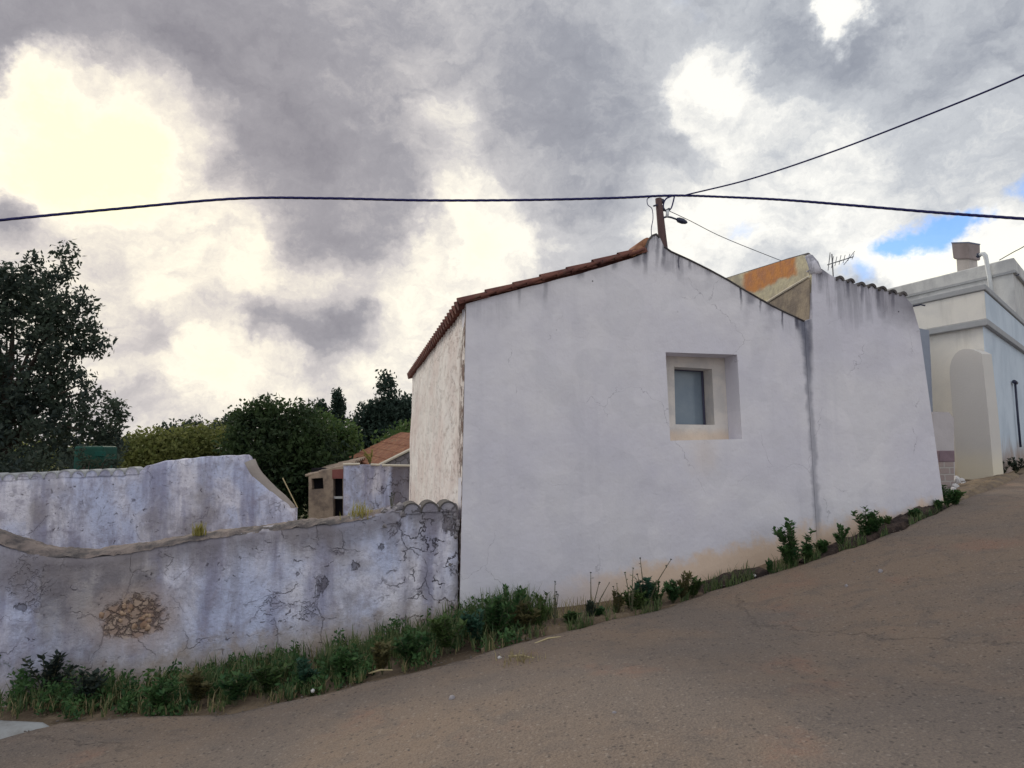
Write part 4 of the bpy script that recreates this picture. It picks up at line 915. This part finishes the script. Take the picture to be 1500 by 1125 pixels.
def tree(name, label, cat, blobs, Y, trunk_px, mtl, size=.1, clump=.22, per=40, dens=1.0, group=None, hollow=.45, gz=None, deep=.9):
    zb = gz if gz is not None else EZ-2.4
    tx = at(trunk_px[0], 700, Y); b = Vector((tx.x, tx.y, zb)); t = thing(name, label, cat, b, group)
    cs = crown(blobs, Y, clump, per, size, dens, hollow, deep)
    mb = MB(); topc = at(trunk_px[0], trunk_px[1], Y); H = (topc-b).length
    spine = [b, b.lerp(topc, .35)+Vector((random.uniform(-.04,.04)*H,random.uniform(-.04,.04)*H,0)), b.lerp(topc, .7)+Vector((random.uniform(-.04,.04)*H,0,0)), topc]
    r0 = .035*H+.03; mb.tube(spine, [r0, r0*.7, r0*.4, r0*.12], 8)
    for k in range(min(26, len(cs))):
        q = Vector(cs[rng.integers(0, len(cs))]); u = random.uniform(.25, .8); s0 = spine[1].lerp(spine[2], u)
        m_ = s0.lerp(q, .5)+Vector((0, 0, .06*H)); mb.tube([s0, m_, q], [r0*.3, r0*.16, r0*.04], 5)
    mb.build('trunk', M['bark'], t, True)
    quads('crown', leaves_on(cs, clump, len(cs)*per, size), mtl, t)
    return t
tree('tree', 'big dark broadleaf tree at the left edge above the scalloped yard wall', 'tree',
     [(62,430,42,45),(25,430,45,40),(85,400,22,28),(95,378,10,16),(58,392,14,18),(10,405,28,22),(100,440,24,22),(92,490,52,42),(128,505,26,16),(150,512,15,8),(95,465,45,30),
      (40,540,80,80),(-50,500,110,110),(100,570,50,40),(120,640,55,45),(150,595,22,22),(168,612,14,14),(175,600,10,9),(60,640,90,60),(-60,640,110,80),(-130,560,110,110),(140,660,35,25)],
     16.5, (20, 470), M['leaf_dark'], .085, .13, 50, .72, None, .3)
tree('tree', 'dense dark bushy tree in the middle, overhanging the tan shed', 'tree',
     [(385,650,42,42),(430,640,48,38),(420,690,60,48),(465,680,40,38),(380,612,18,14),(405,606,20,12),(438,610,20,12),(355,660,25,25),(440,725,40,25),(372,602,6,8),(392,596,7,7),(350,620,12,14)],
     24, (425, 650), M['leaf_bush'], .12, .24, 46, 1.0)
tree('tree', 'brighter green rounded tree right of the dense bushy one', 'tree',
     [(470,640,42,30),(495,655,26,30),(455,622,30,16),(500,690,16,18),(480,670,28,25)], 27, (480, 660), M['leaf_mid'], .12, .26, 46, 1.0)
tree('tree', 'dark evergreen tree beside the house corner with a pointed top', 'tree',
     [(570,615,30,22),(592,612,24,26),(548,612,18,20),(570,645,50,26),(600,600,14,12),(566,588,12,14),(566,570,6,12),(566,560,3,8),(528,622,10,14),(610,640,40,40),(530,650,20,24)],
     33, (570, 610), M['leaf_conifer'], .15, .26, 46, 1.1)
tree('tree', 'mid green rounded shrub tree in front of the evergreen by the house', 'tree',
     [(590,640,26,18),(570,652,22,14),(605,655,30,20)], 29, (590, 645), M['leaf_mid'], .13, .24, 40, 1.0)
tree('cypress', 'slim pointed cypress, taller of the pair on the skyline', 'cypress', [(495,602,5,14),(495.5,590,5,12),(496,580,3,9),(494,615,6,12)], 42, (495, 600), M['leaf_conifer'], .16, .16, 46, 2.6, 'cypresses on the skyline')
tree('cypress', 'stubbier cypress, shorter of the pair on the skyline', 'cypress', [(469,600,5,9),(473,605,5,10),(468,592,3,6),(471,614,7,10)], 42, (470, 602), M['leaf_conifer'], .16, .17, 46, 2.2, 'cypresses on the skyline')
tree('shrub', 'broad yellow green bush behind the rear yard wall', 'bush',
     [(215,658,35,20),(260,655,35,20),(300,652,34,22),(335,655,26,24),(240,672,50,20),(300,675,50,24),(190,665,22,16)], 26, (270, 660), M['leaf_olive'], .11, .24, 46, 1.3)
tree('tree', 'small feathery sapling crown poking above the yellow green bush', 'tree', [(245,632,10,5),(262,628,12,6),(280,624,10,6),(250,640,16,8),(285,632,14,8)], 34, (262, 635), M['leaf_dark'], .14, .22, 26, 1.0)
tree('tree', 'dark green tree left of the dense bushy one on the skyline', 'tree', [(325,632,18,10),(310,640,18,10),(345,625,14,12),(338,640,20,16)], 36, (330, 640), M['leaf_dark'], .15, .25, 36, 1.2)
tree('shrub', 'small dark sprig of shrub overlapping the green tank', 'bush', [(122,668,9,12),(130,680,12,6),(155,682,10,5),(165,672,10,12)], 12.6, (124, 676), M['leaf_dark'], .05, .06, 30, 1.5)
tree('shrub', 'dark green shrub under the big left tree, behind the scalloped wall', 'bush', [(20,680,60,22),(100,682,40,16),(-80,680,70,30)], 14.5, (30, 685), M['leaf_dark'], .07, .14, 50, 1.0)
# distant wood as one mass
cs = []
for k in range(2400):
    x = rng.uniform(-130, 160); y = rng.uniform(70, 120); h = 2.2+1.6*noise.noise(Vector((x*.08, y*.05, 0)))+1.0*noise.noise(Vector((x*.4, 0, 2)))
    cs.append((x, y, EZ-2.6+rng.uniform(.2, 1)*max(1.2, h+1.2)))
tag(quads('distant_wood', leaves_on(np.array(cs), .7, 90000, .42), M['leaf_olive']), 'far low wood along the horizon', 'wood', kind='stuff')
# ---------------------------------------------------------------- weeds and grass
def blades(P, H, lean=.35, wid=.006):
    """P (n,3) roots, H (n,) heights -> tapered two-quad blades"""
    n = len(P); a = rng.uniform(0, 2*np.pi, n); l = rng.uniform(.1, 1, n)*lean*H
    d = np.stack([np.cos(a)*l, np.sin(a)*l, np.zeros(n)], 1); sd = np.stack([-np.sin(a), np.cos(a), np.zeros(n)], 1)*(wid*rng.uniform(.7,1.4,(n,1)))
    up_ = np.stack([np.zeros(n), np.zeros(n), H], 1)
    m1 = P+up_*.55+d*.3; t1 = P+up_*.95+d
    q1_ = np.stack([P-sd, P+sd, m1+sd*.8, m1-sd*.8], 1); q2_ = np.stack([m1-sd*.8, m1+sd*.8, t1+sd*.08, t1-sd*.08], 1)
    return np.vstack([q1_, q2_])
band_top = [(-300,985),(0,985),(60,1000),(120,1012),(200,1006),(300,990),(400,974),(500,955),(600,930),(672,905),(760,893),(840,890),(900,884),(1020,862)]
band_bot = [(-300,1060),(0,1052),(90,1052),(220,1046),(330,1042),(420,1024),(520,1002),(610,982),(690,962),(760,940),(830,922),(900,905),(980,888),(1030,868)]
def strip_pts(n, x0, x1, power=1.0, keep=None):
    out = []
    while len(out) < n:
        x = rng.uniform(x0, x1); u = rng.uniform(0, 1)**power
        k = .42+.75*noise.noise(Vector((x*.022, u*1.6, 3)))+.6*noise.noise(Vector((x*.08, u*2.5, 8)))-.25*u
        if rng.uniform(0, 1) > k*1.15: continue
        y = interp_px(band_top, x)*(1-u)+interp_px(band_bot, x)*u
        g = ground(x, y); out.append((g.x, g.y, g.z-.01, x, u))
    return np.array(out)
R = strip_pts(7500, -250, 800, 1.1)
hx = np.interp(R[:,3], [-250,0,60,130,200,300,360,480,560,640,720,780,830], [.42,.40,.26,.20,.17,.21,.25,.24,.25,.26,.36,.26,.14])*rng.uniform(.3,1,len(R))*(1.1-.6*R[:,4])
tag(quads('grass', blades(R[:,:3], hx, .5, .006), M['blade']), 'long green grass along the foot of the roadside wall', 'grass', kind='stuff')
R2 = strip_pts(4200, -250, 1020, .8); h2_ = rng.uniform(.04,.20,len(R2))*(1.1-.5*R2[:,4])
tag(quads('dry_grass', blades(R2[:,:3], h2_, .9, .004), M['dryblade']), 'dry straw coloured grass among the verge weeds', 'grass', kind='stuff')
ex_ = []
for k in range(2600):
    x = rng.uniform(820, 1390); 
    if noise.noise(Vector((x*.03, 0, 4))) < -.05: continue
    i_ = np.interp(x, [a[0] for a in edge_px], [a[1] for a in edge_px]); g = ground(x, i_-abs(rng.normal(3, 6))); ex_.append((g.x, g.y, g.z-.01))
ex_ = np.array(ex_)
tag(quads('grass', blades(ex_, rng.uniform(.03, .17, len(ex_)), .8, .004), M['blade']), 'sparse low grass along the foot of the white houses', 'grass', kind='stuff')
R3 = strip_pts(380, -280, 790, .9); hh3 = np.interp(R3[:,3], [-250,0,60,120,200,300,400,560,700,780,830], [.42,.42,.34,.20,.13,.15,.17,.19,.25,.2,.08])*(1.1-.7*R3[:,4])
cc3 = []
for r_, h_ in zip(R3, hh3):
    for k in range(4): cc3.append((r_[0]+rng.normal(0,.03), r_[1]+rng.normal(0,.03), r_[2]+h_*rng.uniform(.05,1)))
tag(quads('ground_cover', leaves_on(np.array(cc3), .030, 15000, .030, elong=1.5), M['leaf_weed']), 'leafy weed cover along the foot of the low wall', 'ground cover', kind='stuff')
def weed(px, py, hpx, name, label, mtl, kind='bushy', wid=1.0, seed=0, group='weeds along the wall foot', z=None, Y=None, cat='weed'):
    random.seed(seed); g = ground(px, py) if z is None else z; dist = g.y; H = hpx*dist/1000
    t = thing(name, label, cat, g-Vector((0,0,.01)), group); st = MB(); Q = []
    ns = {'bushy': 9, 'spiky': 7, 'thin': 3, 'tuft': 0}[kind]
    for k in range(ns):
        a = random.uniform(0, 2*math.pi); sp_ = H*wid*random.uniform(.15,.55)*(1 if kind != 'thin' else .6); h = H*random.uniform(.55, 1) if k else H
        if k == 0: sp_ *= .25
        tip = g+Vector((math.cos(a)*sp_, math.sin(a)*sp_*.6, h)); mid = g.lerp(tip, .5)+Vector((0,0,.08*h))
        st.tube([g-Vector((0,0,.02)), mid, tip], [.004+.004*H, .004+.002*H, .0025], 4, False)
        nl = {'bushy': 58, 'spiky': 60, 'thin': 6}[kind]
        for j in range(nl):
            u = random.uniform(.12, 1); p = (g.lerp(mid, u*2) if u < .5 else mid.lerp(tip, u*2-1))
            s = {'bushy': .056, 'spiky': .042, 'thin': .026}[kind]*random.uniform(.6, 1.4)*(.7+H); b = random.uniform(0, 2*math.pi)
            d = Vector((math.cos(b), math.sin(b), random.uniform(.1, 1.0) if kind != 'spiky' else random.uniform(.6,1.6))).normalized(); e = d.cross(Vector((random.random()-.5, random.random()-.5, 1))).normalized()
            Q.append([p, p+d*s*.5+e*s*.24, p+d*s, p+d*s*.5-e*s*.24])
        if kind == 'thin':
            for j in range(5):
                d = Vector((random.gauss(0,1), random.gauss(0,1), random.gauss(0,1))).normalized()*.012; e = Vector((d.y, -d.x, .004)); Q.append([tip-d, tip+e, tip+d, tip-e])
    if kind == 'tuft':
        n = 110; P = np.array([[g.x+random.gauss(0,.05*wid), g.y+random.gauss(0,.04*wid), g.z-.01] for _ in range(n)]); Hh = np.array([H*random.uniform(.35,1) for _ in range(n)])
        quads('blades', blades(P, Hh, .55, .004), mtl, t); return t
    st.build('stem', M['stem'], t); quads('leaves', np.array([[list(v) for v in q] for q in Q]), mtl, t); return t
W_ = M['leaf_weed']
L_ = [
 (1165,828,62,'bushy',W_,1.0,'tall dark bushy weed just left of the damp joint foot'),
 (1158,832,30,'bushy',W_,1.4,'low leafy weed crowding under the tallest bushy one by the damp joint'),
 (1231,803,32,'spiky',W_,.9,'small pale green weed right of the damp joint foot'),
 (1268,790,46,'bushy',W_,.8,'upright leafy weed midway along the second house'),
 (1280,786,28,'bushy',W_,1.2,'lower leafy weed spreading against the second house'),
 (1386,744,32,'bushy',W_,.9,'dark weed at the right corner of the second house'),
 (1398,742,22,'bushy',W_,1.4,'spreading weed on the sand beside the house corner'),
 (1372,750,16,'bushy',W_,1.6,'low weed on the dark soil bank near the house corner'),
 (1128,842,20,'spiky',W_,1.1,'small weed at the end of the dark soil mound'),
 (1000,880,40,'spiky',W_,.9,'spiky weed under the window, right end of its row'),
 (985,884,30,'bushy',W_,1.2,'leafy weed beneath the window beside the spiky one'),
 (945,893,42,'bushy',W_,.9,'leafy weed with dark stalks below the window left edge'),
 (930,897,30,'bushy',W_,1.3,'dense low weed on the verge left of the window line'),
 (905,903,46,'thin',M['leaf_dark'],1.2,'dry stalk with curled leaves rising behind the low weeds'),
 (903,903,34,'spiky',W_,.6,'narrow upright green weed near the middle of the facade foot'),
 (866,910,68,'thin',M['leaf_dark'],1.6,'thin branching stalk with dark seed heads against the white wall'),
 (864,910,26,'spiky',M['leaf_dark'],.6,'brown curled weed at the foot of the branching stalk'),
 (812,922,66,'thin',M['leaf_dark'],1.0,'single thin seed stalk against the white wall, left of the branching one'),
 (945,893,72,'thin',M['leaf_dark'],2.0,'pair of long bare stalks arching over the leafy weeds'),
 (765,928,42,'bushy',W_,1.1,'green leafy weed at the left part of the facade foot'),
 (725,935,56,'bushy',W_,1.0,'tall leafy weed near the house left corner'),
 (700,943,44,'bushy',W_,1.2,'leafy weed right at the house left corner'),
 (655,955,48,'bushy',W_,1.0,'leafy weed under the scalloped end of the low wall'),
 (600,975,44,'bushy',W_,1.2,'large bluish green weed on the verge before the low wall'),
 (560,985,40,'bushy',W_,1.3,'broad weed left of the bluish green one'),
 (505,995,38,'bushy',W_,1.2,'weed in the verge below the wall cracks'),
 (445,1008,36,'bushy',W_,1.2,'weed at the dip of the verge below the pink wall stain'),
 (390,1020,40,'bushy',W_,1.3,'dark leafy weed at the verge left of the dip'),
 (345,1030,38,'bushy',W_,1.2,'bright leafy weed spilling to the road edge'),
 (290,1030,42,'bushy',W_,1.0,'pointed leafy weed right of the bare ochre stones'),
 (235,1042,44,'bushy',W_,1.2,'leafy weed below the bare ochre stones'),
 (120,1035,48,'bushy',M['leaf_dark'],1.2,'dark weed left of the wall bulge'),
 (70,1025,64,'bushy',M['leaf_dark'],1.2,'large dark leafy clump near the left frame edge'),
 (20,1020,74,'bushy',W_,1.2,'tallest leafy clump at the left frame edge'),
 (-50,1020,80,'bushy',W_,1.2,'leafy clump past the left frame edge'),
 (765,972,20,'tuft',M['dryblade'],1.6,'straw tuft growing out onto the asphalt'),
 (1468,696,22,'bushy',M['leaf_dark'],1.6,'dark weed at the foot of the pale blue face'),
 (1488,692,20,'bushy',M['leaf_dark'],1.8,'brownish weed at the right frame edge by the blue face'),
]
for i, (x, y, h, k, m_, wd, lab) in enumerate(L_):
  if m_ is W_ and x < 1120: m_ = [W_, M['leaf_weed2'], M['leaf_mid'], W_, M['leaf_weed3']][i % 5]
  weed(x, y, h, 'weed', lab, m_, k, wd, i+11, cat='weed')
for k in range(16):
    x = [705,722,738,752,768,784,800,690,650,620,580,540,480,420,300,150][k]; yb = interp_px(band_top, x)*.55+interp_px(band_bot, x)*.45
    lab = ['grass tuft beside the house left corner','tall grass tuft second from the house corner','feathery grass tuft before the white facade','slim grass tuft before the white facade','wispy tuft among the facade weeds','short tuft near the thin seed stalk','last tuft before the bare verge','tuft where wall and house meet','tuft under the scalloped coping','tuft under the broken wall step','tuft below the rubble step','tuft below the dark wall pits','tuft at the middle of the low wall','tuft below the long wall crack','tuft right of the ochre stones','tuft under the grey bare render patch'][k]
    weed(x, yb, 62 if k < 5 else 42, 'grass_tuft', lab, M['blade'], 'tuft', 1.1, 300+k, 'tufts of long grass on the verge', cat='grass tuft')
# plants on the walls
weed(288, 785, 22, 'wall_plant', 'yellow green tuft growing on top of the low wall', M['leaf_yellow'], 'tuft', .5, 401, None, fp(288,792)+D*.1+Vector((0,0,.05)), cat='plant')
weed(527, 760, 30, 'wall_plant', 'yellow weed growing on the wall top before the broken step', M['leaf_yellow'], 'tuft', 1.3, 402, None, fp(530,766)+D*.12+Vector((0,0,.04)), cat='plant')
weed(575, 745, 26, 'wall_plant', 'dark twig sprouting from the broken masonry step', M['leaf_dark'], 'thin', .7, 403, None, fp(574,750)+D*.1, cat='plant')
weed(541, 680, 22, 'wall_plant', 'yellow weed growing on the outbuilding coping', M['leaf_yellow'], 'spiky', 1.2, 404, None, at(541,681,19.4)+Vector((0,.15,0)), cat='plant')
for k, (x, y, h, kd, lab) in enumerate(((836,918,20,'bushy','low leafy weed where the grass strip thins out'),(880,908,16,'bushy','short weed right of the branching seed stalk'),(962,890,34,'spiky','spiky weed wedged between the leafy ones below the window'),
  (1015,876,26,'bushy','last low weed before the dark soil mound'),(1182,822,24,'bushy','leafy weed touching the damp joint foot'),(1205,812,18,'bushy','tiny weed between the joint and the pale spiky one'),(1300,776,18,'spiky','tiny weed on the soil bank along the second house'),(1340,762,16,'bushy','flat weed halfway to the house right corner'),(925,900,64,'thin','bent bare stalk left of the paired stalks'),(790,925,50,'spiky','tall feathery weed against the white facade'),(745,930,66,'spiky','tallest feathery weed near the house left corner'))):
    weed(x, y, h, 'weed', lab, M['leaf_weed'] if k % 3 else M['leaf_mid'], kd, 1.2, 600+k, cat='weed')
# litter and sticks on the ground
for k, (a, b, lab) in enumerate((((783,946),(822,936),'pale stick lying across the verge edge'),((745,965),(783,968),'straw stalk lying on the asphalt by the dry tuft'),((1145+60,858),(1330,838),None),((540,990),(575,985),'pale stalk lying in the verge'))):
    if not lab: continue
    p, q = ground(*a), ground(*b); o = MB().tube([p+Vector((0,0,.02)), p.lerp(q, .5)+Vector((0,0,.035)), q+Vector((0,0,.02))], [.006,.007,.004], 5).build('stick', M['stick']); tag(o, lab, 'stick')
for k, (x, y, r) in enumerate(((662,1028,.022),(1105,846,.02),(732,968,.018),(458,1016,.02),(1290,841,.022),(1252,826,.012),(900,1050,.014),(1240,862,.016))):
    g = ground(x, y)+Vector((0,0,.022)); mb = MB(); stone(mb, g, r, 500+k); o = mb.build('pebble', M['bag'] if k in (1,2,3) else M['oldstone'], None, True)
    tag(o, ['dark pebble lying alone on the near asphalt','white chip on the dark soil mound','white chip beside the straw tuft','pale chip at the verge edge below the low wall','dark pebble by the road crack below the second house','tiny dark pebble uphill of the road crack','small dark pebble in the middle of the road','small dark pebble left of the road crack'][k], 'pebble', 'loose pebbles on the road and verge')

Q = []
gm = MB()
for k in range(420):
    x = rng.uniform(-100, 1380); i_ = np.interp(x, [a[0] for a in edge_px], [a[1] for a in edge_px]); y = i_+abs(rng.normal(0, 9))-4
    if rng.random() < .25: y = i_+rng.uniform(0, 160)
    if y > 1180: continue
    g = ground(x, y); stone(gm, g+Vector((0,0,.02)), float(rng.uniform(.004,.011)), 30)
tag(gm.build('gravel', plain('brown_grit', (.13,.11,.10), .4, 30)), 'loose grit along the road edge', 'gravel', kind='stuff')
